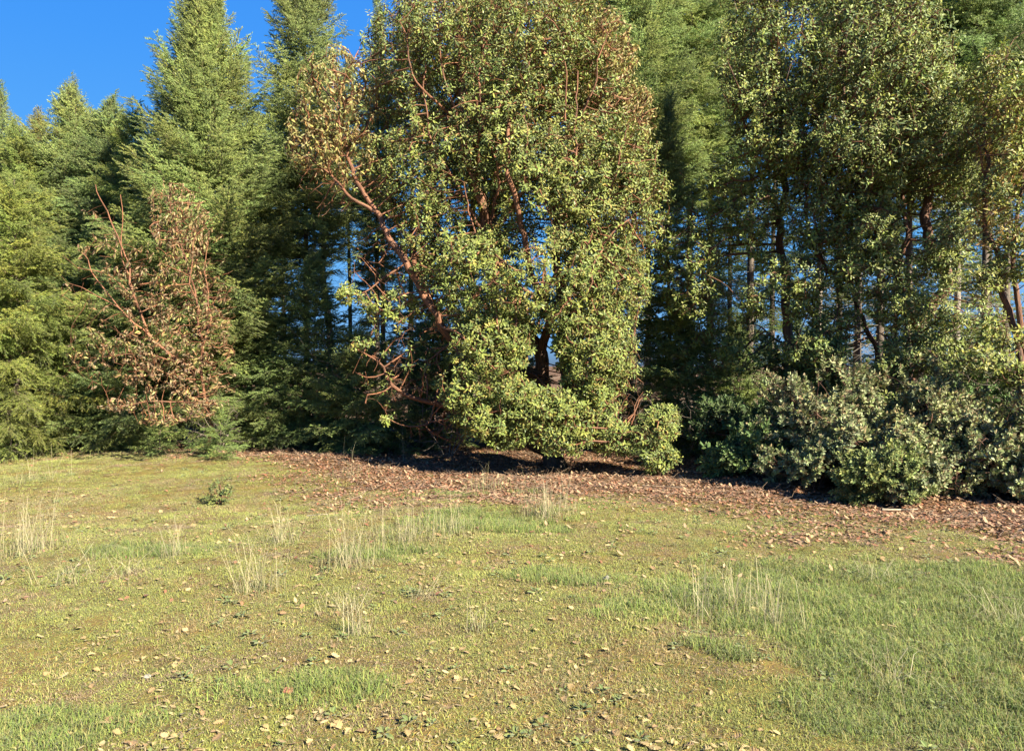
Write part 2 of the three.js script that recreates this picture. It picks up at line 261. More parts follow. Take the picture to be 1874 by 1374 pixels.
// ---------------------------------------------------------------- fir boughs (needles are single blades set round the twigs)
function bough(seed, len, { droop = .25, hang = .35, needle = .032, dens = 1, cols, twigCol = [.15, .11, .08] }) {
  const r = rng(seed), s = new Soup();
  const P = (t) => V(len * t, len * (.06 * t - droop * t * t + .34 * Math.max(0, t - .55)), Math.sin(t * 5 + seed) * .05 * len);
  const dress = (a, b, k = 1) => { // needles from a to b
    const d = b.clone().sub(a), L = d.length(), n = Math.round(L / .0056 * dens * k); d.normalize(); const s0 = V(0, 1, 0).cross(d).normalize(), u0 = d.clone().cross(s0), shade = .85 + r() * .3, tip = r();
    for (let i = 0; i < n; i++) {
      const t = (i + r()) / n, w = (i % 2 ? 1 : -1) * (.2 + r() * 1.5) + (r() < .25 ? 3.14 : 0), q = a.clone().addScaledVector(d, L * t), out = s0.clone().multiplyScalar(Math.sin(w)).addScaledVector(u0, Math.cos(w)), nd = out.multiplyScalar(.8).addScaledVector(d, .75).normalize(), l = needle * (.7 + r() * .5) * (t > .93 ? .8 : 1);
      const side = d.clone().cross(nd).normalize().multiplyScalar(.0042), c = cols[Math.floor(r() * cols.length)], sh = shade * (.85 + r() * .3) * (t > .7 && tip > .5 ? 1.15 : 1);
      s.tri(q.clone().sub(side), q.clone().add(side), q.clone().addScaledVector(nd, l), [c[0] * sh, c[1] * sh, c[2] * sh]);
    }
  };
  let prev = P(0); const N = Math.round(len / .11);
  for (let i = 1; i <= N; i++) { const q = P(i / N); s.stick(prev, q, lerp(.008, .002, i / N) * Math.sqrt(len), twigCol); if (i > N * .3) dress(prev, q, .7); prev = q; }
  const nb = Math.round(len / .034);
  for (let i = 0; i < nb; i++) {
    const t = lerp(.14, .98, (i + r() * .5) / nb), side = i % 2 ? 1 : -1, bl = len * lerp(.42, .1, t) * (.6 + r() * .6) + .05, a = P(t), ang = lerp(1.15, .65, t) + (r() - .5) * .4;
    const h = hang * (.3 + r() * 1.3), lift = (r() - .42) * 1.2, dir = V(Math.cos(ang), lift - h * .5, side * Math.sin(ang)).normalize(), mid = a.clone().addScaledVector(dir, bl * .5), end = mid.clone().addScaledVector(V(dir.x, dir.y - h * .8, dir.z).normalize(), bl * .5);
    s.stick(a, mid, .0022, twigCol); s.stick(mid, end, .0018, twigCol); dress(a.clone().lerp(mid, .25), mid); dress(mid, end, 1.1);
    const nt = Math.round(bl / .055);
    for (let k = 0; k < nt; k++) {
      const f = (k + .5 + r() * .3) / (nt + .3), base = f < .5 ? a.clone().lerp(mid, f * 2) : mid.clone().lerp(end, f * 2 - 1), sd2 = k % 2 ? 1 : -1, tl = lerp(.13, .05, f) * (.7 + r() * .6);
      const d2 = V(dir.x - sd2 * side * dir.z * .7 * side, dir.y - h * .7 + (r() - .6) * .7, dir.z + sd2 * dir.x * .7).normalize(); dress(base, base.clone().addScaledVector(d2, tl));
    }
  }
  return s.build();
}
const firCols = [[.14, .20, .054], [.17, .23, .064], [.10, .155, .045], [.22, .265, .09]];
const hemCols = [[.16, .21, .04], [.19, .235, .048], [.12, .17, .034], [.235, .26, .07]];
const boughSet = (cols, seed, o) => ({ s: [0, 1, 2].map((i) => ({ geo: bough(seed + i, .5, { cols, droop: .1, hang: .2, ...o }), len: .5 })), m: [3, 4, 5].map((i) => ({ geo: bough(seed + i, .95, { cols, ...o }), len: .95 })), l: [6, 7].map((i) => ({ geo: bough(seed + i, 1.5, { cols, ...o }), len: 1.5 })) });
const FIR = boughSet(firCols, 300, {}), HEM = boughSet(hemCols, 320, { droop: .32, hang: .75 }), UPS = boughSet(firCols.map(([a, b, c]) => [a * 1.08, b * 1.04, c]), 340, { droop: -.06, hang: .1, needle: .03 });

const C = (r, g, b) => new THREE.Color().setRGB(r, g, b);
let treeSeed = 1000;
function fir({ name = 'fir_tree', label, u, d, tip, base = .1, radius, set = FIR, tint = [1, 1, 1], density = 1, lean = 0, dead = 0, group = 'firs of the tree belt', barkCol = [.13, .105, .09], barkTint, profile = 1, rise = 0, vary = .28 }) {
  const r = rng(treeSeed++), foot = onGround(u, d), top = at(u + lean, tip, d), H = top.y - foot.y, t = thing(name, label, 'tree', foot, group), r0 = .0085 * H;
  const S = []; polyNodes(S, [V(0, -.15, 0), V((r() - .5) * .06, H * .3, (r() - .5) * .06), V((top.x - foot.x) * .6 + (r() - .5) * .06, H * .65, 0), V(top.x - foot.x, H, 0)], r0, .006, -1, 0, .2);
  part('trunk', tubes(S, () => true, (q) => { const v = .8 + .4 * noise2(q.p.y * 6, u); return barkCol.map((c) => c * v); }, V(0, 0, 0), 9), M.bark, t);
  const axis = (y) => { const k = clamp(Math.round(y / H * (S.length - 1)), 0, S.length - 1); return S[k].p; };
  const lists = new Map(), y0 = H * base, put = (pool, L, az, el, y, roll) => {
    const b = pool[Math.floor(r() * pool.length)], sc = L / b.len, m = new THREE.Matrix4().makeRotationY(az).multiply(new THREE.Matrix4().makeRotationZ(el)).multiply(new THREE.Matrix4().makeRotationX(roll)).scale(V(sc, sc, sc * (.85 + r() * .3))), p = axis(y); m.setPosition(p.x, y, p.z);
    const v = 1 + (r() - .5) * 2 * vary, warm = (r() - .4) * .22; if (!lists.has(b.geo)) lists.set(b.geo, []); lists.get(b.geo).push([m, C(tint[0] * v * (1 + warm), tint[1] * v, tint[2] * v * (1 - warm))]);
  };
  let az = r() * 6;
  for (let y = y0; y < H - .12; y += (.028 + .017 * r()) / density * (y > H * .8 ? .75 : 1)) {
    const f = (y - y0) / (H - y0), prof = Math.pow(1 - f, .72 * profile) * sstep(-.08, .12, f) * .9 + .1 * (1 - f), L = Math.max(.16, radius * prof * (.62 + r() * .55)); az += 2.4 + (r() - .5) * .6;
    const el = lerp(-.12 + rise, .95, Math.pow(f, 1.5)) + (r() - .5) * .55;
    put(L > 1.15 ? set.l : L > .62 ? set.m : set.s, L, az, el, y, (r() - .5) * .5);
  }
  for (let k = 0; k < 5; k++) put(set.s, .22 + r() * .14, r() * 6, 1.0 + r() * .5, H - .1 - k * .07, 0);
  const crown = new THREE.Group(); crown.name = 'crown'; crown.userData.kind = 'stuff'; t.add(crown);
  for (const [g, l] of lists) copies('bough', g, M.needle, l, crown);
  if (dead) { // dry lower branches
    const s = new Soup(); let a = 0;
    for (let y = .5; y < y0 + .6; y += .13 / dead) { a += 2.4 + r(); const L = .35 + r() * .9, p0 = axis(y).clone().setY(y), dv = V(Math.cos(a), (r() - .55) * .5, Math.sin(a)).normalize(), p1 = p0.clone().addScaledVector(dv, L * .5), p2 = p1.clone().addScaledVector(V(dv.x + (r() - .5) * .5, dv.y - .25, dv.z + (r() - .5) * .5).normalize(), L * .5), c = [.15, .13, .11];
      s.stick(p0, p1, .007, c); s.stick(p1, p2, .004, c);
      for (let k = 0; k < 6; k++) { const b = (k < 3 ? p0.clone().lerp(p1, .4 + r() * .6) : p1.clone().lerp(p2, r())), e = b.clone().add(V(dv.x * .6 + (r() - .5), (r() - .6) * .8, dv.z * .6 + (r() - .5)).normalize().multiplyScalar(.12 + r() * .22)); s.stick(b, e, .0025, c); for (let j = 0; j < 2; j++) s.stick(b.clone().lerp(e, .4 + j * .3), b.clone().lerp(e, .4 + j * .3).add(V((r() - .5), (r() - .6), (r() - .5)).multiplyScalar(.14)), .0016, c); } }
    const g = s.build(); part('dead_branchwork', g, M.plain ??= new THREE.MeshStandardMaterial({ vertexColors: true, roughness: .9 }), t, 'stuff');
  }
  return t;
}

// points spread through lumpy volumes: [u, v, ru, rv, depth, rdepth (m), count]
function volume(blobs, r, shell = .45, more = 1.6, gate = .3) {
  const out = []; for (const [u, v, ru, rv, d, rd, n, solid] of blobs) { const c = at(u, v, d), sx = ru / FOCAL * d, sy = rv / FOCAL * d; for (let i = 0; i < n * more; i++) { let x, y, z, q; do { x = r() * 2 - 1; y = r() * 2 - 1; z = r() * 2 - 1; q = x * x + y * y + z * z; } while (q > 1 || (q < .3 && r() < shell)); const p = V(c.x + x * sx, c.y + y * sy, c.z + z * rd); if (solid || noise2(p.x * 1.6 + p.z * .8 + 50, p.y * 1.6 - p.z * .6 + 50) > gate + .1 * r()) out.push(p); } } return out;
}
const madroneBark = (foot, grey = 1, gain = 1) => (q) => { // cinnamon skin; old flaking grey-brown bark low on thick wood
  const v = .75 + .5 * noise2(q.p.x * 9 + q.p.z * 5, q.p.y * 7), old = grey * sstep(.035, .075, q.r) * sstep(2.6, .8, q.p.y - foot.y + (noise2(q.p.y * 4, q.p.x * 6) - .5) * 1.4), thin = sstep(.012, .004, q.r);
  const a = [.20 * gain, .095 * gain, .052 * gain], b = [.085, .068, .053], c = [.215 * gain, .095 * gain, .048 * gain]; return a.map((x, i) => lerp(lerp(x, c[i], thin), b[i], old) * v);
};
function madrone({ name = 'madrone_tree', label, group, u, d, limbs, blobs, kinds, tint = [1, 1, 1], vary = .25, seed, single = 0, kill = .2, size = 1, tawny = [], tipR = .0028, reach = 2.5, grey = 1, more = 1.7, up = .1, leafy = .95, gate = .26, gain = 1, bare = [] }) {
  const r = rng(seed), foot = onGround(u, d), t = thing(name, label, 'tree', foot, group), S = [], ends = [];
  limbs.forEach(({ pts, r0, r1 }, i) => { // pts: [u, v, depth]
    const P = pts.map((q) => at(...q)); let par = -1; if (i === 0) { P[0] = V(P[0].x, foot.y - .25, P[0].z); } else { par = nearestNode(S, P[0]); P[0] = S[par].p.clone(); }
    const k0 = S.length; polyNodes(S, P, r0, r1, par, i, .1, .045); if (P[0].y < foot.y + .1) for (let k = k0; k < S.length; k++) S[k].r *= 1 + .55 * Math.exp(-Math.max(0, S[k].p.y - foot.y + .05) / .12);
  });
  const A = volume(blobs, r, .7, more, gate), A2 = volume(tawny, r, .45, more, gate), n1 = A.length, A3 = volume(bare, r, 0, 3, 0), noLeaf = new Set(A3), tips = grow(S, [...A, ...A2, ...A3], { seed: seed + 1, kill, reach, up }); thicken(S, tipR);
  const isTawny = new Set(A2), bark = madroneBark(foot, grey, gain);
  limbs.forEach((l, i) => part(i ? 'limb' : 'trunk', tubes(S, (n) => n.fixed && n.limb === i, bark, foot), M.bark, t));
  part('branchwork', tubes(S, (n) => !n.fixed, bark, foot), M.bark, t, 'stuff');
  const mid = V(); A.forEach((p) => mid.add(p)); mid.multiplyScalar(1 / Math.max(1, A.length));
  const lists = new Map(), all = tips.filter((t) => r() < (noLeaf.has(t.p) ? .12 : leafy)).map((tp) => {
    const par = S[tp.node].par, dir = S[tp.node].p.clone().sub(S[par >= 0 ? par : 0].p).normalize().multiplyScalar(.6).add(tp.p.clone().sub(mid).normalize().multiplyScalar(.45)).add(V(0, .2, 0)).addScaledVector(sunDir, .85).add(V((r() - .5) * .7, (r() - .5) * .5, (r() - .5) * .7));
    const tw = isTawny.has(tp.p), pool = tw ? tawnyKinds : kinds, k = pool[Math.floor(r() * pool.length)], v = 1 + (r() - .5) * 2 * vary, w = (r() - .45) * .2, m = frameAlongY(dir, r() * 6.28, tp.p.clone().sub(foot), size * (.68 + r() * .6));
    return { k, m, c: C(tint[0] * v * (1 + w), tint[1] * v, tint[2] * v * (1 - w)), near: EYE.distanceTo(tp.p) };
  });
  const leaves = new Set(); if (single) { let n = 0; for (const q of [...all].sort((a, b) => a.near - b.near)) { if (n + q.k.spec.length > single) break; if (q.k.spec) { leaves.add(q); n += q.k.spec.length; } } }
  for (const q of all) { if (leaves.has(q)) continue; if (!lists.has(q.k)) lists.set(q.k, []); lists.get(q.k).push([q.m, q.c]); }
  const crown = new THREE.Group(); crown.name = 'crown'; crown.userData.kind = 'stuff'; t.add(crown);
  for (const [k, l] of lists) copies('leaf_cluster', k.geo, M.glossLeaf, l, crown);
  for (const q of leaves) for (const [g, m, tn] of q.k.spec) { const o = part('leaf', g, tintMat(M.glossLeaf, q.c.r * tn[0], q.c.g * tn[1], q.c.b * tn[2]), t); o.applyMatrix4(q.m.clone().multiply(m)); }
  return t;
}
const tintCache = new Map();
function tintMat(m, r, g, b) { const q = [r, g, b].map((v) => Math.round(v * 6) / 6), k = m.uuid + q; if (!tintCache.has(k)) { const n = m.clone(); n.color.setRGB(...q); tintCache.set(k, n); } return tintCache.get(k); }

// ---------------------------------------------------------------- the great madrone in the middle
madrone({ label: 'large spreading madrone with glossy leaves and red bark in the middle of the tree belt', u: 1030, d: 11.6, seed: 11, kinds: madroneKinds, single: 300, kill: .15, size: .70, more: 3.9, gate: .25, leafy: .86, tipR: .0034, gain: 1.2,
  limbs: [
    { pts: [[1022, 850, 11.6], [1004, 745, 11.6], [985, 655, 11.55], [960, 590, 11.5], [925, 500, 11.3], [893, 410, 11.2], [862, 320, 11.15], [846, 220, 11.2], [838, 110, 11.4], [850, -40, 11.9], [860, -160, 12]], r0: .14, r1: .014 },
    { pts: [[1030, 848, 11.75], [1040, 740, 11.8], [1032, 620, 11.8], [1026, 500, 11.5], [1016, 380, 11.3], [1008, 260, 11.2], [1000, 150, 11.3], [985, 40, 11.8], [980, -110, 11.9]], r0: .11, r1: .014 },
    { pts: [[1012, 838, 11.55], [968, 808, 11.5], [932, 768, 11.4], [905, 745, 11.25], [850, 757, 11.1], [790, 738, 11], [733, 716, 10.9], [690, 664, 10.85], [648, 628, 10.8]], r0: .09, r1: .006 },
    { pts: [[990, 680, 11.6], [900, 665, 11.2], [825, 622, 10.9], [782, 548, 10.75], [742, 478, 10.7], [705, 420, 10.75], [660, 340, 10.9], [632, 270, 11.15], [615, 190, 11.2]], r0: .085, r1: .014 },
    { pts: [[790, 560, 10.75], [762, 498, 10.9], [745, 440, 11.4], [715, 380, 11.5], [690, 300, 11.6], [670, 220, 11.6]], r0: .05, r1: .012 },
    { pts: [[690, 395, 10.75], [640, 355, 10.8], [585, 305, 10.95], [522, 268, 10.9]], r0: .028, r1: .008 },
    { pts: [[985, 655, 11.5], [1000, 570, 11.2], [975, 500, 11.1], [955, 440, 10.8], [935, 350, 10.6], [930, 250, 10.6], [920, 150, 10.9]], r0: .07, r1: .016 },
    { pts: [[1035, 640, 11.8], [1085, 560, 11.7], [1115, 460, 11.6], [1150, 370, 11.6], [1175, 300, 11.6]], r0: .05, r1: .012 },
    { pts: [[1026, 520, 11.85], [1065, 430, 12], [1080, 330, 12.1], [1092, 220, 12.1], [1098, 110, 12.2]], r0: .05, r1: .014 },
    { pts: [[1040, 790, 11.7], [1090, 786, 11.4], [1135, 790, 11.1], [1175, 800, 10.9], [1215, 790, 10.8]], r0: .04, r1: .01 },
    { pts: [[1035, 700, 11.75], [1080, 660, 11.4], [1125, 642, 11.2], [1150, 640, 11.1]], r0: .035, r1: .009 },
    { pts: [[742, 478, 11.15], [700, 510, 10.9], [660, 535, 10.75], [625, 540, 10.7]], r0: .022, r1: .006 },
    { pts: [[800, 742, 11], [785, 775, 10.85], [750, 782, 10.8], [710, 768, 10.75]], r0: .014, r1: .006 },
    { pts: [[960, 590, 11.5], [890, 560, 11.1], [850, 500, 10.9], [820, 440, 10.8]], r0: .04, r1: .01 },
    ...[[905, 450, 790, 250, 770, 90], [900, 430, 830, 210, 800, 30], [875, 350, 880, 190, 890, 40], [940, 400, 890, 250, 860, 100], [950, 420, 960, 260, 965, 90], [1020, 460, 1050, 300, 1060, 130], [1018, 420, 1040, 230, 1030, 60], [1024, 520, 1110, 360, 1150, 230], [1030, 560, 1120, 430, 1200, 360], [1010, 300, 1075, 190, 1110, 60], [850, 250, 760, 140, 730, 40], [960, 560, 880, 440, 850, 330], [1000, 600, 1060, 500, 1090, 400], [985, 560, 1010, 440, 985, 300]].map(([a, b, c, d, e, f], i) => ({ pts: [[a, b, 11.2], [(a + c) / 2, (b + d) / 2, 10.95 - (i % 3) * .12], [c, d, 10.7 - (i % 3) * .15], [e, f, 10.75 - (i % 4) * .12]], r0: .026, r1: .007 })),
  ],
  blobs: [
    [900, 110, 215, 150, 11.7, 1.7, 560], [760, 130, 110, 130, 11.6, 1.1, 200], [870, -90, 200, 110, 11.9, 1.4, 130], [900, 120, 200, 140, 10.6, .6, 170], [1060, 200, 90, 130, 10.8, .5, 70], [930, 330, 235, 160, 11.3, 1.6, 640], [1090, 370, 135, 170, 11.4, 1.3, 430], [1045, 110, 90, 120, 11.9, 1.1, 140], [880, 290, 90, 120, 11.5, .9, 120, 1], [960, 240, 70, 110, 11.8, .7, 80, 1], [930, 420, 60, 70, 11.3, .6, 50, 1], [960, 510, 190, 100, 10.9, 1.2, 400], [820, 440, 95, 95, 11, .9, 140], [745, 320, 80, 85, 11.3, .8, 90],
    [1130, 520, 60, 90, 11.3, .8, 110], [890, 640, 85, 75, 10.6, .7, 170], [850, 700, 55, 55, 10.5, .5, 90], [1050, 620, 40, 60, 10.7, .4, 40], [930, 610, 50, 60, 10.8, .5, 70], [1090, 650, 75, 95, 10.9, .7, 190], [1130, 690, 45, 40, 10.8, .5, 60], [1005, 765, 80, 55, 10.5, .5, 150], [900, 770, 60, 35, 10.5, .5, 70], [1180, 785, 62, 42, 10.7, .5, 80], [1130, 800, 60, 34, 10.7, .4, 44, 1], [1095, 745, 40, 40, 10.8, .4, 30, 1], [1215, 770, 30, 30, 10.7, .3, 22, 1], [1195, 838, 48, 24, 10.6, .35, 60], [1050, 800, 40, 35, 10.5, .35, 50], [720, 560, 60, 40, 10.9, .5, 20], [640, 540, 28, 16, 10.7, .3, 8], [655, 630, 24, 18, 10.8, .25, 4, 1], [705, 765, 14, 10, 10.75, .1, 2, 1], [935, 720, 50, 35, 10.5, .5, 60], [1035, 802, 62, 36, 10.5, .35, 34, 1], [925, 792, 60, 28, 10.6, .35, 24, 1], [870, 760, 50, 30, 10.6, .35, 20, 1]],
  bare: [[700, 690, 60, 60, 10.9, .4, 30], [790, 690, 80, 50, 11, .5, 40], [760, 600, 80, 70, 11.1, .6, 40], [1130, 730, 60, 60, 11.6, .5, 40], [700, 480, 70, 90, 11, .5, 40], [830, 790, 90, 30, 11.3, .5, 30], [600, 330, 60, 80, 11, .4, 30]],
  tawny: [[615, 180, 85, 90, 11.1, .8, 130], [570, 260, 55, 55, 10.95, .5, 50], [1110, 130, 60, 110, 11.7, .8, 140], [1000, 60, 120, 70, 11.4, .7, 60], [1165, 220, 40, 60, 11.6, .6, 50], [640, 290, 60, 60, 11.1, .6, 40]] });

// ---------------------------------------------------------------- the thin leggy madrone on the left
madrone({ name: 'madrone_sapling', label: 'young leggy madrone with bare orange branches in front of the left firs', u: 385, d: 11.6, seed: 31, kinds: droopKinds, single: 180, kill: .12, vary: .3, tipR: .0022, grey: .9, size: .6, more: 2.2, leafy: .55, gate: .2, gain: 1.25, bare: [[220, 530, 120, 120, 11.2, .6, 50], [330, 410, 70, 80, 11.5, .4, 30], [230, 680, 110, 50, 11.1, .5, 30], [390, 560, 40, 120, 11.5, .4, 30]],
  limbs: [
    { pts: [[385, 805, 11.6], [378, 730, 11.6], [366, 650, 11.55], [362, 570, 11.5], [345, 500, 11.5], [330, 430, 11.5], [312, 370, 11.5], [306, 335, 11.5]], r0: 0.0296, r1: .008 },
    { pts: [[372, 680, 11.55], [320, 655, 11.4], [270, 605, 11.3], [246, 540, 11.2], [228, 480, 11.2], [205, 410, 11.2], [185, 360, 11.2], [178, 335, 11.2]], r0: 0.0281, r1: .006 },
    { pts: [[280, 615, 11.3], [225, 570, 11.1], [185, 520, 11], [155, 470, 11], [138, 455, 11]], r0: 0.0172, r1: .005 },
    { pts: [[215, 560, 11.1], [165, 535, 11], [120, 520, 11]], r0: 0.0094, r1: .004 },
    { pts: [[245, 545, 11.2], [222, 470, 11.3], [218, 400, 11.3], [220, 355, 11.3]], r0: 0.0125, r1: .005 },
    { pts: [[362, 570, 11.5], [350, 500, 11.4], [352, 440, 11.4], [370, 420, 11.4]], r0: 0.0172, r1: .005 },
    { pts: [[366, 640, 11.5], [385, 560, 11.6], [378, 480, 11.6], [375, 425, 11.6]], r0: 0.0172, r1: .005 },
    { pts: [[376, 720, 11.6], [330, 735, 11.2], [270, 735, 11], [200, 745, 10.9]], r0: 0.0156, r1: .005 },
    { pts: [[376, 690, 11.6], [320, 690, 11.3], [280, 675, 11.1], [260, 690, 11.1]], r0: 0.0125, r1: .004 },
    { pts: [[246, 545, 11.2], [190, 500, 11], [135, 490, 10.9]], r0: 0.0094, r1: .004 },
    { pts: [[330, 655, 11.4], [260, 650, 11.1], [170, 657, 10.9]], r0: 0.0094, r1: .004 },
  ],
  blobs: [[270, 560, 130, 110, 11.3, .7, 130], [330, 400, 60, 70, 11.5, .4, 60], [210, 640, 110, 60, 11.1, .5, 40], [170, 500, 60, 60, 11, .3, 20], [400, 650, 30, 110, 11.5, .4, 50], [320, 540, 60, 70, 11.4, .5, 60], [350, 460, 45, 50, 11.5, .4, 50], [300, 640, 80, 45, 11.2, .5, 75], [360, 700, 45, 60, 11.3, .4, 80], [290, 690, 60, 30, 11.1, .4, 40], [240, 740, 60, 20, 10.9, .3, 30], [300, 765, 55, 14, 11, .3, 30], [370, 745, 35, 20, 11.2, .3, 26], [200, 520, 70, 60, 11.1, .4, 24], [310, 380, 40, 50, 11.5, .3, 30], [345, 420, 60, 50, 11.5, .4, 50], [390, 540, 35, 90, 11.5, .3, 60], [190, 430, 50, 60, 11.2, .3, 14], [260, 560, 70, 60, 11.2, .4, 40], [180, 620, 60, 30, 10.9, .3, 8]] });

// ---------------------------------------------------------------- madrones on the right
madrone({ label: 'madrone with a crooked elbow limb rising behind the grey-green bushes on the right', group: 'right-hand madrones', u: 1672, d: 11, seed: 51, kinds: madroneFar, single: 60, kill: .15, size: .8, more: 3.1, gain: .8, vary: .28,
  limbs: [
    { pts: [[1672, 800, 11], [1678, 690, 11], [1682, 600, 11], [1706, 558, 10.95], [1732, 520, 10.9], [1716, 470, 10.9], [1700, 400, 10.9], [1690, 300, 11], [1680, 180, 11], [1670, 60, 11.1], [1665, -80, 11.2]], r0: .12, r1: .02 },
    { pts: [[1680, 610, 11], [1660, 540, 10.9], [1630, 470, 10.85], [1600, 410, 10.8], [1570, 330, 10.8], [1550, 240, 10.8], [1540, 120, 10.9], [1530, 20, 11]], r0: .06, r1: .014 },
    { pts: [[1640, 490, 10.85], [1660, 420, 10.8], [1650, 320, 10.8], [1630, 220, 10.7]], r0: .04, r1: .012 },
    { pts: [[1676, 700, 11], [1650, 690, 10.4], [1635, 720, 10], [1625, 745, 9.8]], r0: .022, r1: .006 },
    { pts: [[1676, 640, 11], [1640, 620, 10.6], [1600, 610, 10.4]], r0: .022, r1: .006 },
  ],
  blobs: [[1610, 120, 130, 130, 10.9, 1.3, 330], [1610, 170, 130, 150, 10, .5, 130], [1660, 300, 110, 120, 10.8, 1.1, 300], [1560, 300, 90, 120, 10.8, 1, 210], [1690, 440, 80, 70, 10.6, .7, 130], [1610, 430, 80, 60, 10.6, .7, 110], [1640, 560, 60, 40, 10.4, .5, 60], [1665, 650, 65, 45, 10.4, .5, 90], [1625, 740, 26, 18, 9.8, .2, 12], [1620, -60, 140, 90, 11, 1.2, 170], [1700, 190, 60, 90, 10.7, .7, 100], [1740, 330, 60, 110, 10.6, .7, 130], [1600, 500, 90, 60, 10.6, .6, 80], [1720, 590, 50, 50, 10.5, .5, 50], [1735, 480, 40, 60, 10.4, .3, 36, 1], [1600, 660, 60, 40, 10.4, .4, 40], [1780, 600, 50, 60, 10.6, .5, 40]] });
madrone({ label: 'tall madrone with a straight dark trunk in the gap right of the middle', group: 'right-hand madrones', u: 1440, d: 11.7, seed: 61, kinds: madroneFar, kill: .16, size: .8, more: 3.1, gain: .8, vary: .28, tint: [1.08, 1.08, 1.02], single: 0,
  limbs: [
    { pts: [[1452, 830, 11.7], [1448, 700, 11.7], [1440, 600, 11.7], [1436, 480, 11.7], [1432, 370, 11.7], [1436, 260, 11.7], [1422, 140, 11.7], [1412, 40, 11.8], [1405, -80, 11.9]], r0: .095, r1: .02 },
    { pts: [[1434, 400, 11.7], [1400, 330, 11.5], [1370, 250, 11.4], [1350, 170, 11.4]], r0: .035, r1: .01 },
    { pts: [[1436, 300, 11.7], [1460, 220, 11.5], [1480, 130, 11.5]], r0: .035, r1: .01 },
    { pts: [[1440, 640, 11.7], [1390, 600, 11.9], [1340, 590, 12]], r0: .022, r1: .006 },
  ],
  blobs: [[1420, 90, 120, 120, 11.6, 1.2, 330], [1420, 160, 120, 150, 10.8, .5, 130], [1400, 250, 110, 100, 11.4, 1, 240], [1470, 250, 70, 110, 11.2, .8, 150], [1420, -60, 120, 80, 11.8, 1, 140], [1310, 300, 60, 110, 11.6, .8, 90], [1380, 390, 60, 60, 11.4, .6, 60], [1330, 560, 70, 60, 12.1, .6, 45], [1440, 560, 70, 40, 11.2, .5, 50], [1370, 650, 60, 40, 11.9, .5, 35], [1260, 480, 60, 110, 11.8, .7, 120], [1350, 470, 60, 70, 11.5, .6, 70], [1300, 640, 60, 60, 12.2, .5, 40], [1400, 520, 50, 60, 11.2, .5, 50]] });
madrone({ label: 'slim madrone whose limb hooks left above the grey-green bushes', group: 'right-hand madrones', u: 1600, d: 11.4, seed: 71, kinds: madroneFar, kill: .17, size: .8, more: 2.8, gain: .8, vary: .3, single: 0,
  limbs: [
    { pts: [[1608, 820, 11.4], [1606, 720, 11.4], [1596, 640, 11.4], [1570, 560, 11.4], [1556, 505, 11.35], [1575, 420, 11.3], [1565, 300, 11.3]], r0: .06, r1: .012 },
    { pts: [[1558, 508, 11.35], [1525, 496, 11.2], [1497, 462, 11.1], [1480, 410, 11.1], [1478, 350, 11.1], [1490, 260, 11.1]], r0: .036, r1: .01 },
  ],
  blobs: [[1490, 380, 60, 80, 11, .6, 90], [1500, 260, 60, 70, 11, .6, 80], [1570, 330, 60, 90, 11.2, .6, 80], [1540, 600, 60, 40, 11, .5, 55], [1490, 640, 60, 35, 10.9, .4, 50], [1530, 470, 70, 60, 11, .5, 70], [1460, 520, 50, 60, 11, .5, 50]] });
madrone({ label: 'leaning madrone with tawny leaves and thin red limbs at the right edge', group: 'right-hand madrones', u: 1885, d: 9.6, seed: 81, kinds: madroneFar, kill: .15, vary: .3, tint: [1.15, 1.05, .9], single: 120, size: .82, more: 2.4, gain: .85,
  limbs: [
    { pts: [[1885, 820, 9.6], [1872, 700, 9.6], [1858, 620, 9.6], [1832, 520, 9.6], [1815, 420, 9.6], [1806, 330, 9.6], [1800, 230, 9.7], [1830, 110, 9.7]], r0: .06, r1: .012 },
    { pts: [[1872, 690, 9.6], [1868, 580, 9.5], [1856, 470, 9.5], [1866, 360, 9.5], [1880, 240, 9.5]], r0: .045, r1: .012 },
    { pts: [[1864, 640, 9.6], [1820, 650, 9.4], [1780, 660, 9.3]], r0: .018, r1: .005 },
    { pts: [[1832, 520, 9.6], [1790, 510, 9.4], [1768, 515, 9.35]], r0: .016, r1: .005 },
    { pts: [[1806, 330, 9.6], [1780, 260, 9.5], [1765, 230, 9.5]], r0: .016, r1: .005 },
  ],
  blobs: [[1835, 180, 60, 100, 9.5, .6, 130], [1850, 330, 55, 80, 9.4, .6, 110], [1870, 460, 45, 60, 9.3, .4, 50], [1800, 510, 40, 30, 9.3, .3, 30], [1850, 600, 40, 40, 9.3, .3, 34], [1800, 660, 50, 25, 9.2, .3, 30], [1865, 690, 30, 30, 9.2, .3, 24], [1860, 60, 60, 60, 9.7, .5, 50]], tawny: [[1850, 260, 50, 90, 9.5, .5, 60], [1830, 420, 50, 70, 9.45, .4, 30]] });

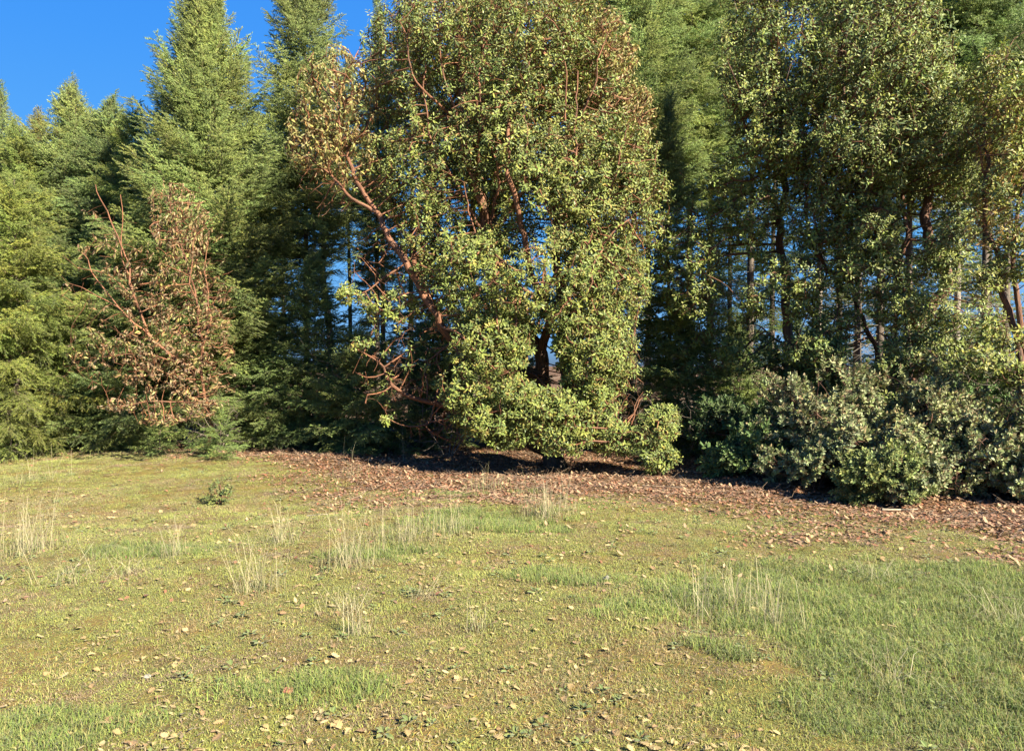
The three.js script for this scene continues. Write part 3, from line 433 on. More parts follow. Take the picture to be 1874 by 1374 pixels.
// ---------------------------------------------------------------- firs
// [label, u, depth, tip v, crown base, radius, set, tint, extra]
const firs = [
  ['bushy yellow-green fir sweeping to the ground at the left edge', 30, 12.6, 330, .02, 1.75, HEM, [1.15, 1.1, .95], { density: 1.5, profile: .8 }],
  ['pale fir with a drooping crown behind the bushy one at the left edge', -60, 13.6, 150, .04, 1.7, HEM, [1.05, 1.05, 1], { density: 1.3 }],
  ['dark young fir beside the leggy orange-branched madrone', 232, 13, 440, .02, 1.25, FIR, [1.05, 1.05, 1], { density: 1.6, profile: .9 }],
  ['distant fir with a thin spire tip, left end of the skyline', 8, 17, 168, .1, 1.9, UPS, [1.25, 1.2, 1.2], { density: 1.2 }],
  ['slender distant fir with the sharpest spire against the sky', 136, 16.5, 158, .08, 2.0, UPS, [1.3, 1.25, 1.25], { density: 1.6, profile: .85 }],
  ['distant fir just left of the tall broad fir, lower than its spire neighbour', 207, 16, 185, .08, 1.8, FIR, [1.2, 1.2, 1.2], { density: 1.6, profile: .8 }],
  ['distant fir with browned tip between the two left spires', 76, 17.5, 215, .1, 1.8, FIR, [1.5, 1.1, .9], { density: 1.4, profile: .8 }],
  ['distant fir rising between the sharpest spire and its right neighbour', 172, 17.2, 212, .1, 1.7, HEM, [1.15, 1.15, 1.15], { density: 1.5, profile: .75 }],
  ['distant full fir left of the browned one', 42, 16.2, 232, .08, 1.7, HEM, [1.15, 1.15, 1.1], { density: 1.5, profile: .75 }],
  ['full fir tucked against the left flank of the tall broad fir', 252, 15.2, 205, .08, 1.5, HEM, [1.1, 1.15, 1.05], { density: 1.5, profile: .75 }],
  ['tall broad fir, the highest against the open sky on the left', 378, 13.6, -50, .12, 1.95, UPS, [1.25, 1.2, 1.1], { density: 2.3, profile: .78, rise: .2 }],
  ['fir in front of the tall broad one, lit green down its left flank', 300, 13.9, 180, .08, 1.45, HEM, [1.15, 1.15, 1.05], { density: 1.4 }],
  ['tall narrow fir between the broad fir and the great madrone', 562, 15.2, -110, .34, 1.35, UPS, [1.15, 1.1, 1.1], { density: 1.7, dead: 1.4, profile: .6 }],
  ['thin fir top showing in the sky gap beside the great madrone', 692, 17, -15, .3, .7, UPS, [1.2, 1.2, 1.2], { density: 1.2, dead: 1, profile: .8 }],
  ['fir behind the right shoulder of the great madrone', 1160, 15, -230, .42, 1.7, UPS, [1.2, 1.2, 1.1], { density: 1.6, dead: 1.2 }],
  ['fir behind the gap between the great madrone and the right-hand madrones', 1262, 16, -260, .4, 1.8, FIR, [1.2, 1.2, 1.05], { density: 1.6, dead: 1.2 }],
  ['dark slim fir standing in the shade right of the great madrone', 1222, 13.2, 190, .2, .95, FIR, [1, 1.03, 1], { density: 1.5, profile: .8 }],
  ['dark fir at the top right corner behind the madrones', 1805, 13.4, -300, .42, 1.9, FIR, [1, 1.05, .95], { density: 1.8, dead: 1.4 }],
  ['fir behind the crooked madrone on the right', 1660, 15, -240, .45, 1.7, FIR, [1.05, 1.05, 1], { density: 1.4, dead: 1.4 }],
  ['low dark fir in the shade left of the great madrone', 575, 13.3, 470, .04, 1.15, FIR, [1.05, 1.05, .95], { density: 1.7, profile: .8 }],
  ['squat fir bush left of the great madrone, close to the litter', 655, 12.7, 610, .03, 1.1, FIR, [1.05, 1.05, .95], { density: 2.2, profile: .7 }],
  ['low fir right behind the leggy madrone', 470, 13.4, 560, .03, 1.2, FIR, [1.05, 1.05, .95], { density: 2.0, profile: .8 }],
  ['low fir in deep shade just right of the great madrone', 1240, 12.7, 560, .08, 1.15, FIR, [1.05, 1.05, .95], { density: 1.8, profile: .8 }],
  ['shaded fir sapling behind the trunk of the great madrone', 1120, 14, 620, .05, 1.1, FIR, [1, 1.03, .97], { density: 1.5 }],
  ['shaded fir sapling behind the left limb of the great madrone', 800, 14, 560, .05, 1.2, FIR, [1, 1.03, .97], { density: 1.6 }],
  ['dark fir behind the great madrone, seen between its left limbs', 790, 14.6, 300, .12, 1.0, FIR, [1, 1.03, .97], { density: 1.3 }],
  ['tiny fir seedling at the grass edge left of the leggy madrone', 292, 12, 752, .05, .42, FIR, [1.2, 1.2, 1], { density: 1.6 }],
  ['tiny fir seedling at the foot of the leggy madrone', 404, 11.45, 745, .05, .5, FIR, [1.1, 1.15, 1], { density: 1.6 }],
  ['low fir behind the dark bush right of the gap', 1345, 13.6, 590, .05, 1.1, FIR, [1.05, 1.05, .95], { density: 1.6 }],
  ['low fir behind the straight-trunked madrone', 1480, 13.8, 610, .05, 1.2, FIR, [1.05, 1.05, .95], { density: 1.6 }],
  ['low fir deep behind the grey-green bushes', 1760, 13.6, 640, .05, 1.2, FIR, [1.05, 1.05, .95], { density: 1.5 }],
  ['low fir behind the middle of the great madrone', 950, 14.2, 610, .05, 1.2, FIR, [1, 1.03, .97], { density: 1.5 }],
];
[[455, 'left of the pale snag'], [700, 'behind the left limbs of the great madrone'], [900, 'right behind the great madrone'], [1060, 'just right of the great madrone trunks'], [1135, 'under the right shoulder of the great madrone'], [1335, 'left of the straight dark madrone trunk'], [1415, 'behind the straight dark madrone trunk'], [1535, 'behind the hooked limb'], [1640, 'left of the crooked elbow limb'], [1725, 'behind the crooked elbow limb'], [1810, 'behind the tawny right-edge madrone']].forEach(([u, w], i) => firs.push(['thin see-through fir far back, ' + w, u, 19 + (i % 3) * 1.3, 120 - (i % 4) * 90, .12, 1.3, FIR, [1.05, 1.05, 1], { density: .5 + (i % 3) * .08, vary: .35 }]));
firs.push(['fir close behind the crown of the great madrone', 905, 14.8, -200, .45, 1.5, FIR, [1.05, 1.05, 1], { density: 1.3, dead: 1 }]);
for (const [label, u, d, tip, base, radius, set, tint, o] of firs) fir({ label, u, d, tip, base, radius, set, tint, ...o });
// pole firs deep in the belt: bare below, sky between their trunks
const poles = [[478, 17, 'left of the pale snag'], [520, 18.5, 'just left of the pale snag'], [640, 18, 'right of the pale snag'], [752, 17.5, 'behind the left limbs of the great madrone'], [865, 18.5, 'behind the crown of the great madrone'], [1085, 17, 'right of the great madrone trunk'], [1185, 18, 'behind the dark slim fir'], [1300, 17.5, 'in the gap left of the straight madrone'], [1372, 18.5, 'just left of the straight madrone'], [1500, 17, 'right of the straight madrone'], [1568, 18.5, 'behind the hooked limb'], [1612, 17.5, 'left of the crooked elbow limb'], [1750, 17, 'right of the crooked elbow limb'], [1840, 18, 'behind the tawny right-edge madrone']];
poles.forEach(([u, d, where], i) => fir({ name: 'pole_fir', label: 'slim bare-stemmed fir ' + where, group: 'bare-stemmed firs deep in the belt', u, d, tip: [230, 160, 120, -40][i] ?? -160 - (i % 3) * 70, base: .52 + (i % 4) * .03, radius: 1.15 + (i % 3) * .15, density: 1.0, dead: 1.5, tint: [1.05, 1.05, 1], barkCol: i % 3 ? [.13, .11, .09] : [.28, .26, .23], lean: (i % 5 - 2) * 8 }));
// the dead, pale, lichen-covered snag
{
  const foot = onGround(600, 15.6), t = thing('dead_snag', 'pale lichen-covered dead trunk between the firs left of the great madrone', 'tree', foot), S = [];
  polyNodes(S, [V(0, -.2, 0), V(.05, 1.8, 0), V(-.08, 3.3, .05), V(0, 4.6, 0), V(-.1, 6, 0)], .09, .03, -1, 0, .15);
  part('trunk', tubes(S, () => true, (q) => { const v = .7 + .6 * noise2(q.p.y * 8, q.p.x * 30 + 4); return [.40 * v, .37 * v, .31 * v]; }, V(0, 0, 0)), M.bark, t);
  const r = rng(77); for (let i = 0; i < 16; i++) { const q = S[8 + i * 2 % (S.length - 8)].p, a = r() * 6.28, B = []; polyNodes(B, [q.clone(), q.clone().add(V(Math.cos(a) * .3, .05, Math.sin(a) * .3)), q.clone().add(V(Math.cos(a) * (.5 + r() * .5), .1 - r() * .3, Math.sin(a) * (.5 + r() * .5)))], .012, .003, -1, 0, .12); part('branch', tubes(B, () => true, () => [.34, .31, .26], V(0, 0, 0)), M.bark, t); }
}

// ---------------------------------------------------------------- bushes
function bush({ name, label, group, u, d, w, h, dep, n, pool, tint = [1, 1, 1], seed, lobes, kill = .13, bark = [.17, .085, .055], mat = M.shrubLeaf, size = 1, stems = 6 }) {
  const r = rng(seed), foot = onGround(u, d), t = thing(name, label, 'bush', foot, group), A = [];
  const L = [...(lobes ?? [])]; if (!lobes && stems > 2) for (let k = 0; k < 16; k++) { const a = r() * 6.28, q = Math.sqrt(r()) * .85, e = r(); L.push([Math.cos(a) * q, .12 + e * .75 * (1.1 - q * .5), Math.sin(a) * q, .22 + r() * .22, .13 + r() * .13, .22 + r() * .22]); } else if (!lobes) L.push([0, .55, 0, .95, .5, .95], [-.45, .35, .2, .55, .38, .6], [.45, .4, .15, .55, .4, .6], [.1, .8, -.1, .5, .3, .5], [-.15, .25, .55, .5, .28, .45], [.35, .22, .5, .5, .25, .45]);
  for (let k = 0; k < 9 && stems > 2; k++) { const a = r() * 6.28, e = .25 + r() * .75; L.push([Math.cos(a) * (.75 + r() * .35), e * (1.05 - .25 * r()), Math.sin(a) * (.75 + r() * .35), .13 + r() * .1, .1 + r() * .09, .13 + r() * .1]); }
  const vol = L.map((l) => l[3] * l[4] * l[5]), sum = vol.reduce((a, b) => a + b);
  L.forEach((l, i) => { for (let k = 0; k < n * vol[i] / sum; k++) { let x, y, z, q; do { x = r() * 2 - 1; y = r() * 2 - 1; z = r() * 2 - 1; q = x * x + y * y + z * z; } while (q > 1 || (q < .45 && r() < .75)); const p = V((l[0] + x * l[3]) * w / 2, (l[1] + y * l[4]) * h, (l[2] + z * l[5]) * dep / 2); p.y = Math.max(.06, p.y); if (r() < .1 || noise2(p.x * 3 + p.z * 2.3 + seed, p.y * 3.2 - p.z * 1.7 + 9) > .4) A.push(p); } });
  const S = []; for (let k = 0; k < stems; k++) { const a = k / stems * 6.28 + r(), q = .22 + r() * .3; polyNodes(S, [V(Math.cos(a) * .06, -.1, Math.sin(a) * .06), V(Math.cos(a) * q * w * .3, h * .18, Math.sin(a) * q * dep * .3), V(Math.cos(a) * q * w * .5, h * (.35 + r() * .2), Math.sin(a) * q * dep * .5)], .022, .01, -1, k, .1); }
  const tips = grow(S, A, { seed, kill, step: .09, reach: 2, up: .15, iters: 70 }); thicken(S, .002);
  for (let k = 0; k < stems; k++) part('stem', tubes(S, (q) => q.fixed && q.limb === k, () => bark.map((c) => c * (.8 + .4 * r())), V(0, 0, 0)), M.bark, t);
  part('branchwork', tubes(S, (q) => !q.fixed, () => bark, V(0, 0, 0)), M.bark, t, 'stuff');
  const lists = new Map(), mid = V(0, h * .35, 0);
  for (const tp of tips) { const k = pool[Math.floor(r() * pool.length)], out = tp.p.clone().sub(mid).normalize().add(V((r() - .5) * 1.8, .35 + (r() - .5) * 1.1, (r() - .5) * 1.8)).addScaledVector(sunDir, .25), v = 1 + (r() - .5) * .7, wm = (r() - .5) * .15; if (!lists.has(k)) lists.set(k, []); lists.get(k).push([frameAlongY(out, r() * 6.28, tp.p, size * (.75 + r() * .5)), C(tint[0] * v * (1 + wm), tint[1] * v, tint[2] * v * (1 - wm))]); }
  const fo = new THREE.Group(); fo.name = 'foliage'; fo.userData.kind = 'stuff'; t.add(fo);
  for (const [k, l] of lists) copies('sprig', k.geo, mat, l, fo);
}
const bushes = [
  ['grey-green manzanita bush, the tallest and leftmost of the right-hand thicket', 1510, 9.9, 1.4, 1.85, 1.3, 1300, [1, 1, 1]],
  ['rounded grey-green manzanita between the thicket\'s tall left bush and its long right slope', 1590, 9.4, 1.5, 1.3, 1.3, 1000, [1.05, 1.02, .95]],
  ['wide grey-green manzanita sloping down to the right edge', 1755, 9.5, 2.0, 1.62, 1.4, 1500, [1.02, 1, .95]],
  ['manzanita at the right edge below the tawny madrone', 1880, 8.9, 1.5, 1.25, 1.2, 900, [.98, 1, .95]],
  ['low manzanita mound on the litter in front of the right-hand thicket', 1700, 8.75, 1.5, .72, .9, 620, [1, 1.02, 1]],
  ['low manzanita spreading at the foot of the tall left bush', 1490, 9.3, 1.1, .72, .9, 520, [.95, 1, .95]],
  ['manzanita deep in the thicket behind the low mound', 1650, 10.1, 1.6, 1.75, 1.2, 900, [1, 1, .95]],
];
bushes.forEach(([label, u, d, w, h, dep, n, tint], i) => bush({ name: 'manzanita_bush', label, group: 'manzanita thicket on the right', u, d, w, h: h * .86, dep, n: n * 1.9, pool: grey, tint, seed: 400 + i * 7 }));
bush({ name: 'green_bush', label: 'small yellow-green bush jutting out onto the litter below the thicket', u: 1612, d: 8.62, w: .85, h: .62, dep: .7, n: 800, pool: limeSprig, seed: 470, kill: .1 });
bush({ name: 'dark_bush', label: 'dark broad-leaved bush at the left end of the right-hand thicket', u: 1375, d: 10.9, w: 1.3, h: 1.1, dep: 1.1, n: 1500, pool: darkSprig, seed: 480, tint: [1, 1.05, .95] });
bush({ name: 'dark_bush', label: 'small glossy green bush under the dark one, touching the litter', u: 1375, d: 10.1, w: .9, h: .6, dep: .7, n: 700, pool: darkSprig, seed: 490, tint: [1.5, 1.5, 1.3] });
bush({ name: 'dark_bush', label: 'tall dark leafy bush behind the tall left manzanita', u: 1535, d: 11.7, w: 1.7, h: 1.75, dep: 1.1, n: 1500, pool: darkSprig, seed: 491, tint: [1.5, 1.5, 1.3] });
bush({ name: 'dark_bush', label: 'tall dark leafy bush behind the sloping wide manzanita', u: 1745, d: 11.6, w: 1.7, h: 1.7, dep: 1.1, n: 1500, pool: darkSprig, seed: 492, tint: [1.4, 1.5, 1.3] });
// bare grey brush: leafless thickets in the shade
function brush(label, u, d, w, h, n, seed, col = [.20, .18, .155]) {
  const r = rng(seed), foot = onGround(u, d), t = thing('bare_brush', label, 'brush', foot, 'bare brush in the shade of the trees'), S = [], A = [];
  for (let k = 0; k < 4; k++) { const a = r() * 6.28; polyNodes(S, [V(0, -.1, 0), V(Math.cos(a) * w * .15, h * .25, Math.sin(a) * .2), V(Math.cos(a) * w * .3, h * .5, Math.sin(a) * .35)], .014, .007, -1, k, .1); }
  for (let i = 0; i < n; i++) A.push(V((r() + r() - 1) * w * .6, h * (.12 + .9 * r()), (r() + r() - 1) * .6)); grow(S, A, { seed, kill: .1, step: .08, reach: 2, up: 0, jitter: .6 }); thicken(S, .0022);
  for (let k = 0; k < 4; k++) part('stem', tubes(S, (q) => q.fixed && q.limb === k, () => col, V(0, 0, 0)), M.bark, t); part('branchwork', tubes(S, (q) => !q.fixed, () => col, V(0, 0, 0)), M.bark, t, 'stuff');
}
brush('bare grey brush behind the low left branch of the great madrone', 610, 12.9, 1.0, 2.0, 260, 501);
brush('bare twiggy brush right behind the great madrone trunk', 1120, 12.4, 1.3, 1.0, 300, 502, [.24, .21, .18]);
brush('bare brush in the dark hollow right of the great madrone', 1300, 11.8, 1.1, .9, 240, 503);
brush('bare brush under the left limb of the great madrone', 820, 12.3, 1.5, 1.1, 300, 504);
brush('bare brown brush above the dark bush', 1400, 12.4, 1.3, 2.0, 260, 505);
brush('bare brush behind the slope of the right-hand thicket', 1800, 11.4, 1.4, 2.4, 300, 506);
brush('bare twigs at the foot of the leggy madrone', 395, 12.3, .9, .8, 200, 507);
brush('bare brush at the left edge under the bushy fir', 20, 12.2, .9, .5, 160, 508);

// ---------------------------------------------------------------- grass
function blades(seed, n, R, h0, h1, wid, cols, { flop = .5, curl = .5, pw = .5, hp = 2 } = {}) {
  const r = rng(seed), s = new Soup();
  for (let i = 0; i < n; i++) {
    const a = r() * 6.28, q = Math.pow(r(), pw) * R, b = V(Math.cos(a) * q, -.004, Math.sin(a) * q), h = lerp(h0, h1, Math.pow(r(), hp)), fa = r() * 6.28, f = flop * (.15 + (pw > .5 ? 1.6 * r() * r() : r())), dx = Math.cos(fa), dz = Math.sin(fa), w = wid * (.7 + r() * .6), c = cols[Math.floor(r() * cols.length)], sh = .8 + r() * .4, col = c.map((v) => v * sh);
    const m = V(b.x + dx * h * f * .4, b.y + h * .62, b.z + dz * h * f * .4), e = V(b.x + dx * h * f, b.y + h * (1 - curl * f * .5), b.z + dz * h * f), sd = V(-dz, 0, dx).applyAxisAngle(V(0, 1, 0), (r() - .5) * 1.5).multiplyScalar(w / 2);
    const b0 = b.clone().sub(sd), b1 = b.clone().add(sd), m0 = m.clone().addScaledVector(sd, -.75), m1 = m.clone().addScaledVector(sd, .75); s.tri(b0, b1, m1, col); s.tri(b0, m1, m0, col); s.tri(m0, m1, e, col);
  }
  return s.build();
}
const gGreen = [[.135, .20, .038], [.16, .225, .044], [.105, .16, .03], [.21, .245, .06], [.27, .255, .09]], gOlive = [[.25, .275, .062], [.215, .25, .052], [.29, .295, .08], [.175, .21, .045]], gStraw = [[.30, .235, .105], [.26, .20, .09], [.34, .275, .13], [.20, .145, .07]], gMix = [...gOlive, ...gStraw, [.28, .24, .12], [.23, .205, .095], [.10, .14, .04]];
const gBrown = [[.23, .165, .105], [.28, .21, .13], [.18, .125, .08], [.32, .25, .155]];
const turf = { brown: [1, 2, 3].map((i) => blades(650 + i, 110, .095, .004, .022, .003, gBrown, { flop: 2, curl: .9 })), lush: [1, 2, 3].map((i) => blades(600 + i, 170, .095, .012, .062, .003, gGreen, { flop: 1.2, hp: 1.4 })), moss: [1, 2, 3].map((i) => blades(610 + i, 220, .095, .004, .02, .0036, gOlive, { flop: 1.4 })), mix: [1, 2, 3].map((i) => blades(620 + i, 160, .095, .005, .026, .003, gMix, { flop: 1.5 })), straw: [1, 2, 3].map((i) => blades(630 + i, 110, .095, .004, .026, .003, gStraw, { flop: 2, curl: .8 })) };
const weeds = [0, 1, 2].map((i) => whorl(660 + i, { n: 9, len: .035, wid: .5, up: .7, down: .15, spread: .006, palette: [lf([.14, .18, .05]), lf([.17, .20, .06]), lf([.20, .215, .075])] }).geo);
{
  const r = rng(640), lists = new Map();
  const cell = .082;
  for (let z = -13.4; z < -2.2; z += cell) for (let x = z * .78 - .6; x < -z * .78 + .6; x += cell) {
    const px = x + (r() - .5) * cell * 1.6, pz = z + (r() - .5) * cell * 1.6, li = litterAt(px, pz); if (r() < li * .96) continue;
    if (r() > lerp(1, .62, sstep(5, 11, -z))) continue;
    const L = lushAt(px, pz), m = mossAt(px, pz), q = r(), bare = noise2(px * 3.1 + 9, pz * 3.1);
    let kind = q < L * .8 ? 'lush' : r() < m * .75 ? 'moss' : r() < .5 ? 'mix' : r() < .55 ? 'straw' : 'moss'; if (bare < .3 && L < .3 && r() < .6) kind = 'straw'; if (L < .4 && fbm(px * 1.9 + 60, pz * 1.9 + 7) < .4 && r() < .6) kind = 'brown';
    const g = turf[kind][Math.floor(r() * 3)], v = .8 + r() * .4, s = .8 + r() * .5, mx = new THREE.Matrix4().makeRotationY(r() * 6.28).scale(V(s, s * (.75 + .6 * noise2(px * 2, pz * 2)), s)).setPosition(px, groundY(px, pz), pz);
    const big = .85 + .3 * fbm(px * .6 + 3, pz * .6); if (!lists.has(g)) lists.set(g, []); lists.get(g).push([mx, C(v * big * 1.05, v * big, v * big)]);
  }
  for (let i = 0; i < 500; i++) { const z = -2.8 - Math.pow(r(), 1.2) * 8, x = (r() * 2 - 1) * -z * .72; if (litterAt(x, z) > .5 || noise2(x * .9 + 4, z * .9) < .4) continue; const g = weeds[Math.floor(r() * 3)], s = .5 + r() * .8, v = .8 + r() * .4; if (!lists.has(g)) lists.set(g, []); lists.get(g).push([new THREE.Matrix4().makeRotationY(r() * 6.28).scale(V(s, s, s)).setPosition(x, groundY(x, z) + .008, z), C(v, v, v)]); }
  const t = thing('grass', 'short mossy meadow grass and thatch in front of the trees', 'grass', V(0, 0, 0)); t.userData.kind = 'stuff';
  for (const [g, l] of lists) copies('turf', g, M.grass, l, t);
}
// tall dry tussocks, each its own clump
const tallDry = [[.42, .36, .22], [.47, .415, .27], [.36, .30, .18], [.29, .26, .13]], freshGrass = [[.13, .17, .052], [.16, .19, .065], [.21, .21, .085], [.28, .245, .125]];
function tussock(label, u, v, h, R, n, o = {}) {
  let d = 1.6 * FOCAL / Math.max(60, v - 649); const foot = onGround(u, d), seed = Math.round(u * 13 + v), t = thing('grass_tussock', label, 'grass tussock', foot, 'tall dry tussocks in the meadow');
  part('dry_blades', blades(seed, Math.round(n * 1.5), R * 1.3, h * .12, h * 1.12, .0024, tallDry, { flop: (o.flop ?? .35) * 2.6, curl: .8, pw: 1.1, hp: 1.3 }), M.grass, t, 'stuff');
  part('green_blades', blades(seed + 1, Math.round(n * 1.6 * (o.green ?? .8)), R * 1.5, .03, h * .42, .004, freshGrass, { flop: 1.1, pw: .9 }), M.grass, t, 'stuff');
}
[['dry pale tussock at the left edge, widest in the meadow', 48, 1010, .62, .26, 130], ['thin dry tussock below the green sapling weed on the left', 313, 1030, .42, .10, 36], ['dry straw tussock left of centre with flopped pale stems', 470, 1085, .55, .13, 70], ['tall wispy tussock behind the straw one left of centre', 508, 1000, .5, .14, 50], ['tallest wispy tussock of the middle meadow', 635, 1050, .72, .16, 60], ['short straw tussock in front of the tallest wispy one', 648, 1170, .34, .08, 40], ['broad grey-green tussock in the middle of the meadow', 740, 1000, .40, .32, 120, { green: 1.6 }], ['dry-stemmed tussock right of the broad grey-green one', 830, 985, .42, .2, 60, { green: 1.6 }], ['small green tuft with one straw stem in the near middle', 878, 1170, .22, .07, 18, { green: 2.4 }], ['pale domed tussock at the edge of the litter', 1000, 955, .52, .24, 110, { green: 1.2 }], ['green tussock standing in the litter in front of the great madrone', 890, 900, .42, .25, 26, { green: 4 }], ['flattened straw tussock right of centre with a leaning stalk', 1285, 1130, .42, .2, 40], ['straw tussock where the lush right-hand grass begins', 1350, 1110, .4, .22, 60, { green: 1.5 }], ['ragged tussock on the left rim of the lush right-hand grass', 1425, 1150, .4, .16, 40, { green: 1.6 }], ['low bent tussock by itself in the left meadow', 230, 1062, .26, .1, 30, { flop: 1 }], ['scruffy tussock below the wide one at the left edge', 120, 1070, .36, .16, 36, { flop: .8 }], ['green grass hump far left before the firs', 55, 885, .5, .35, 30, { green: 4 }], ['brown broken tussock in the near middle', 625, 1125, .22, .16, 40, { flop: 1.2, green: .4 }], ['grey matted tussock in the centre of the meadow', 770, 1105, .2, .12, 34, { flop: 1.2, green: .6 }], ['brown matted tussock at the upper right of the meadow', 1590, 1065, .22, .16, 46, { flop: 1.2, green: .8 }], ['straw tussock at the right edge of the lush grass', 1850, 1150, .25, .16, 36, { flop: 1 }], ['dry tussock low in the lush right-hand grass', 1640, 1250, .24, .12, 40, { flop: .9 }], ['thin stalks at the shaded litter left of the great madrone', 745, 850, .7, .06, 6, { green: .5 }], ['thin stalks at the edge of shade beside the low fir', 640, 880, .55, .2, 10, { green: 2 }]].forEach((a) => tussock(...a));
{ // the little leafy seedling on the left
  bush({ name: 'seedling', label: 'small leafy green seedling standing alone in the left meadow', u: 396, d: 8.8, w: .26, h: .24, dep: .24, n: 46, pool: limeSprig, seed: 520, kill: .06, stems: 2, size: .55 });
}

// ---------------------------------------------------------------- leaf litter
const flat = (seed, len, wid, col, curl) => { const r = rng(seed), g = leafGeo(len, wid, .22 * (r() - .2), curl * (r() - .4), col, .9); return g; };
const brown = [[.24, .11, .06], [.30, .15, .085], [.18, .08, .045], [.36, .21, .125], [.32, .165, .095], [.22, .14, .095], [.42, .29, .18], [.27, .11, .06]].map((c, i) => flat(700 + i, .05, .024, c, 1.3));
{
  const r = rng(720), lists = new Map(), t = thing('leaf_litter', 'carpet of fallen brown leaves under the trees', 'leaf litter', V(0, 0, 0)); t.userData.kind = 'stuff';
  const put = (x, z, g, s, lift) => { const m = new THREE.Matrix4().makeRotationY(r() * 6.28).multiply(new THREE.Matrix4().makeRotationX((r() - .5) * .6)).multiply(new THREE.Matrix4().makeRotationZ((r() - .5) * .7)).scale(V(s, s, s)).setPosition(x, groundY(x, z) + lift, z), v = .6 + r() * .5; if (!lists.has(g)) lists.set(g, []); lists.get(g).push([m, C(v * .95, v * .9, v * .86)]); };
  for (let i = 0; i < 140000; i++) { const z = -5 - Math.pow(r(), 1.1) * 10, x = (r() * 2 - 1) * -z * .76, li = litterAt(x, z); if (r() > li * .95 + .012) continue; if (-z > 13 && r() < .5) continue; put(x, z, brown[Math.floor(r() * brown.length)], .65 + r() * .6, .006 + r() * .014); }
  const sticks = [0, 1, 2].map((i) => { const s = new Soup(), q = rng(730 + i); let a = V(0, 0, -.12); for (let k = 1; k <= 4; k++) { const b = V((q() - .5) * .03, (q() - .3) * .02, -.12 + k * .06); s.stick(a, b, .0035, [.2, .14, .1]); if (k > 1) s.stick(b, b.clone().add(V((q() - .5) * .12, q() * .03, .05)), .002, [.22, .16, .11]); a = b; } return s.build(); });
  for (let i = 0; i < 2600; i++) { const z = -6.5 - r() * 7, x = (r() * 2 - 1) * -z * .74; if (r() > litterAt(x, z)) continue; put(x, z, sticks[i % 3], .4 + r() * 1.1, .02); }
  for (const [g, l] of lists) copies('dead_leaf', g, M.dryLeaf, l, t);
}
// lobed oak leaves scattered over the meadow
function oakLeaf(seed, col) {
  const r = rng(seed), L = .085, pts = [], lob = 5; const half = [];
  for (let i = 0; i <= lob * 2; i++) { const t = i / (lob * 2), env = Math.sin(Math.PI * Math.pow(t, .8)) * .42 + .05, w = (i % 2 ? 1 : .48) * env * (.85 + r() * .3); half.push([t, w]); }
  const s = new Soup(), cup = (r() - .3) * .9, tw = (r() - .5) * .8, P = (t, w) => V(w * L, (cup * w * w * 1.6 + tw * w * t + (r() - .5) * .04) * L + Math.sin(t * 3 + seed) * .1 * L, (t - .5) * L);
  const mid = half.map(([t]) => P(t, 0)), lft = half.map(([t, w]) => P(t, -w)), rgt = half.map(([t, w]) => P(t, w));
  for (let i = 0; i < lob * 2; i++) { s.tri(mid[i], mid[i + 1], rgt[i + 1], col); s.tri(mid[i], rgt[i + 1], rgt[i], col); s.tri(mid[i], lft[i + 1], mid[i + 1], col); s.tri(mid[i], lft[i], lft[i + 1], col); }
  s.stick(V(0, 0, -.5 * L), V(.004, .004, -.5 * L - .018), .0012, col); return s.build();
}
const oaks = [[.32, .235, .10], [.28, .195, .085], [.35, .265, .12], [.24, .155, .075], [.38, .295, .14], [.21, .13, .065]].flatMap((c, i) => [oakLeaf(740 + i, c), oakLeaf(760 + i, c)]);
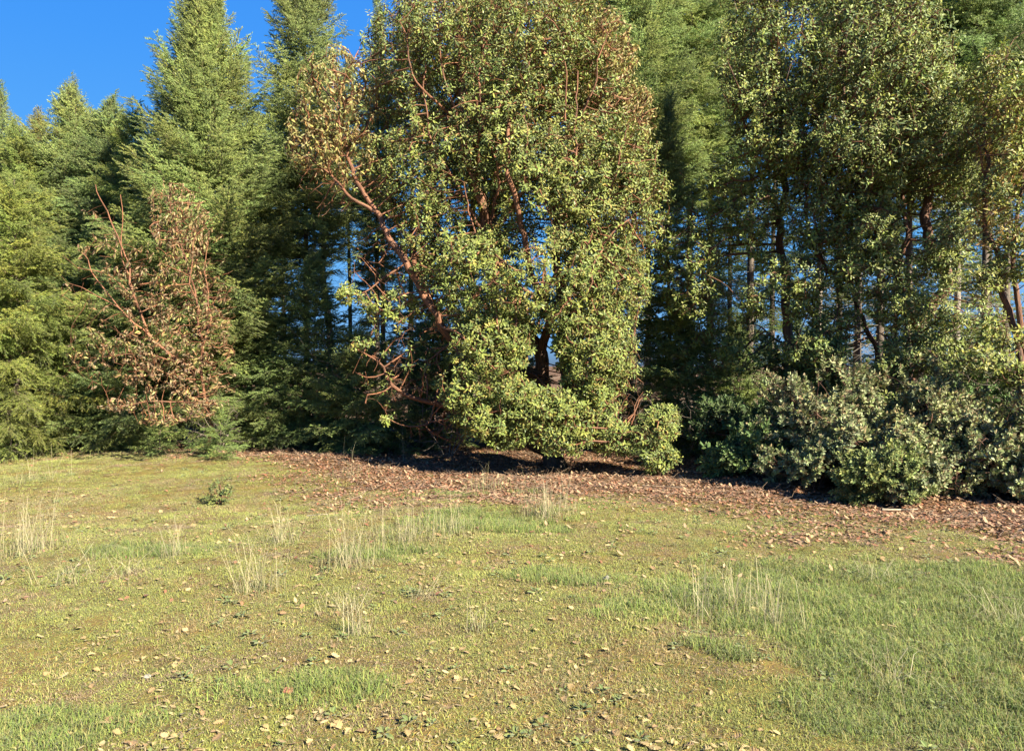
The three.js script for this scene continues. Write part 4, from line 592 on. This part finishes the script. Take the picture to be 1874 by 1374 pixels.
{
  const r = rng(780), spots = [];
  for (let i = 0; i < 2100; i++) { const d = 3 + Math.pow(r(), 1.3) * 6.5, x = (r() * 2 - 1) * d * .7, z = -d; if (litterAt(x, z) > .6) continue; if (noise2(x * 1.4 + 70, z * 1.4) < .3 + .25 * r()) continue; spots.push([x, z, d, (.26 + Math.pow(r(), 2) * .36) * lerp(1, 1.35, sstep(4, 9, d))]); }
  const size = ([x, z, d, s]) => (Math.abs(x) < d * .66 ? s / d : 0); spots.sort((a, b) => size(b) - size(a));
  const lists = new Map();
  const rest = thing('scattered_leaves', 'small tan leaf scraps strewn all over the meadow', 'leaf scraps', V(0, 0, 0)); rest.userData.kind = 'stuff';
  spots.forEach(([x, z, d, s], i) => {
    const g = oaks[Math.floor(r() * oaks.length)], m = new THREE.Matrix4().makeRotationY(r() * 6.28).multiply(new THREE.Matrix4().makeRotationX((r() - .5) * .7)).multiply(new THREE.Matrix4().makeRotationZ((r() - .5) * .8)).scale(V(s, s, s)).setPosition(x, groundY(x, z) + .006 + r() * .010, z);
    if (i < 300) { const o = new THREE.Mesh(g, M.dryLeaf); o.name = numbered('fallen_leaf'); o.castShadow = o.receiveShadow = true; o.applyMatrix4(m); o.userData = { label: 'dry tan lobed leaf lying on the meadow grass', category: 'leaf', group: 'lobed leaves fallen on the meadow' }; scene.add(o); }
    else { if (!lists.has(g)) lists.set(g, []); const v = .8 + r() * .4; lists.get(g).push([m, C(v, v, v)]); }
  });
  const bits = [[.35, .275, .13], [.31, .23, .105], [.38, .305, .155], [.25, .175, .09], [.29, .215, .10]].map((c, i) => flat(790 + i, .03, .013, c, .8));
  for (let i = 0; i < 6000; i++) { const d = 2.9 + Math.pow(r(), 1.25) * 7.5, x = (r() * 2 - 1) * d * .72, z = -d; if (litterAt(x, z) > .8 || r() < lushAt(x, z) * .8 || fbm(x * 1.1 + 15, z * 1.1) < .4 + .16 * r()) continue; const s = .5 + r() * r() * 1.3, v = .75 + r() * .5, g = bits[i % 5], m = new THREE.Matrix4().makeRotationY(r() * 6.28).multiply(new THREE.Matrix4().makeRotationX((r() - .5) * .35)).multiply(new THREE.Matrix4().makeRotationZ((r() - .5) * .5)).scale(V(s, s, s)).setPosition(x, groundY(x, z) + .006 + r() * .008, z); if (!lists.has(g)) lists.set(g, []); lists.get(g).push([m, C(v, v, v)]); }
  for (const [g, l] of lists) copies('leaf_scrap', g, M.dryLeaf, l, rest);
}
// small finds
function pebble(name, label, category, u, v, sx, sy, sz, mat, seed) {
  const d = 1.6 * FOCAL / (v - 649), g = new THREE.IcosahedronGeometry(1, 3), p = g.attributes.position, q = V(); for (let i = 0; i < p.count; i++) { q.fromBufferAttribute(p, i); const k = 1 + (noise2(q.x * 1.6 + seed, q.y * 1.6 + q.z) - .5) * .5; p.setXYZ(i, q.x * sx * k, q.y * sy * k, q.z * sz * k); } g.computeVertexNormals();
  const o = new THREE.Mesh(g, mat); o.name = numbered(name); const f = onGround(u, d); o.position.set(f.x, f.y + sy * .6, f.z); o.castShadow = o.receiveShadow = true; o.userData = { label, category }; scene.add(o);
}
pebble('stone', 'pale pebble in the near left grass', 'stone', 263, 1250, .018, .011, .014, M.stone, 3);
pebble('stone', 'pale pebble right of the middle meadow', 'stone', 1113, 1068, .03, .02, .024, M.stone, 8);
pebble('stone', 'flat pale stone on the litter in front of the manzanita thicket', 'stone', 1480, 886, .11, .03, .07, M.stone, 12);
pebble('mushroom_cap', 'small red-brown round cap in the near green patch', 'mushroom', 522, 1290, .022, .016, .022, new THREE.MeshStandardMaterial({ color: C(.22, .085, .05), roughness: .8 }), 5);
function twig(label, u, v, len, ang, rad, seed, col = [.30, .25, .19]) {
  const d = 1.6 * FOCAL / (v - 649), f = onGround(u, d), r = rng(seed), t = thing('fallen_stick', label, 'stick', f), S = [], P = []; for (let i = 0; i <= 4; i++) { const k = (i / 4 - .5) * len, x = Math.cos(ang) * k + (r() - .5) * .03, z = Math.sin(ang) * k + (r() - .5) * .03; P.push(V(x, groundY(f.x + x, f.z + z) - f.y + rad + .018, z)); }
  polyNodes(S, P, rad, rad * .5, -1, 0, .04); part('stick', tubes(S, () => true, () => col, V(0, 0, 0), 6), M.bark, t); const B = []; polyNodes(B, [P[2].clone(), P[2].clone().add(V(len * .12, .012, len * .1)), P[2].clone().add(V(len * .2, .02, len * .2))], rad * .6, rad * .25, -1, 0, .03); part('side_shoot', tubes(B, () => true, () => col, V(0, 0, 0), 5), M.bark, t);
}
twig('short pale stick lying in the right-hand lush grass', 1830, 1100, .35, .3, .006, 1);
twig('pale fallen branch on the litter below the right-hand thicket', 1650, 936, .42, -.2, .014, 2, [.42, .38, .30]);
twig('thin stick at the litter edge right of the great madrone', 1215, 896, .5, .1, .007, 3);
twig('short pale stick in the left meadow', 578, 943, .22, 0, .006, 4, [.45, .40, .33]);

renderer.render(scene, camera);
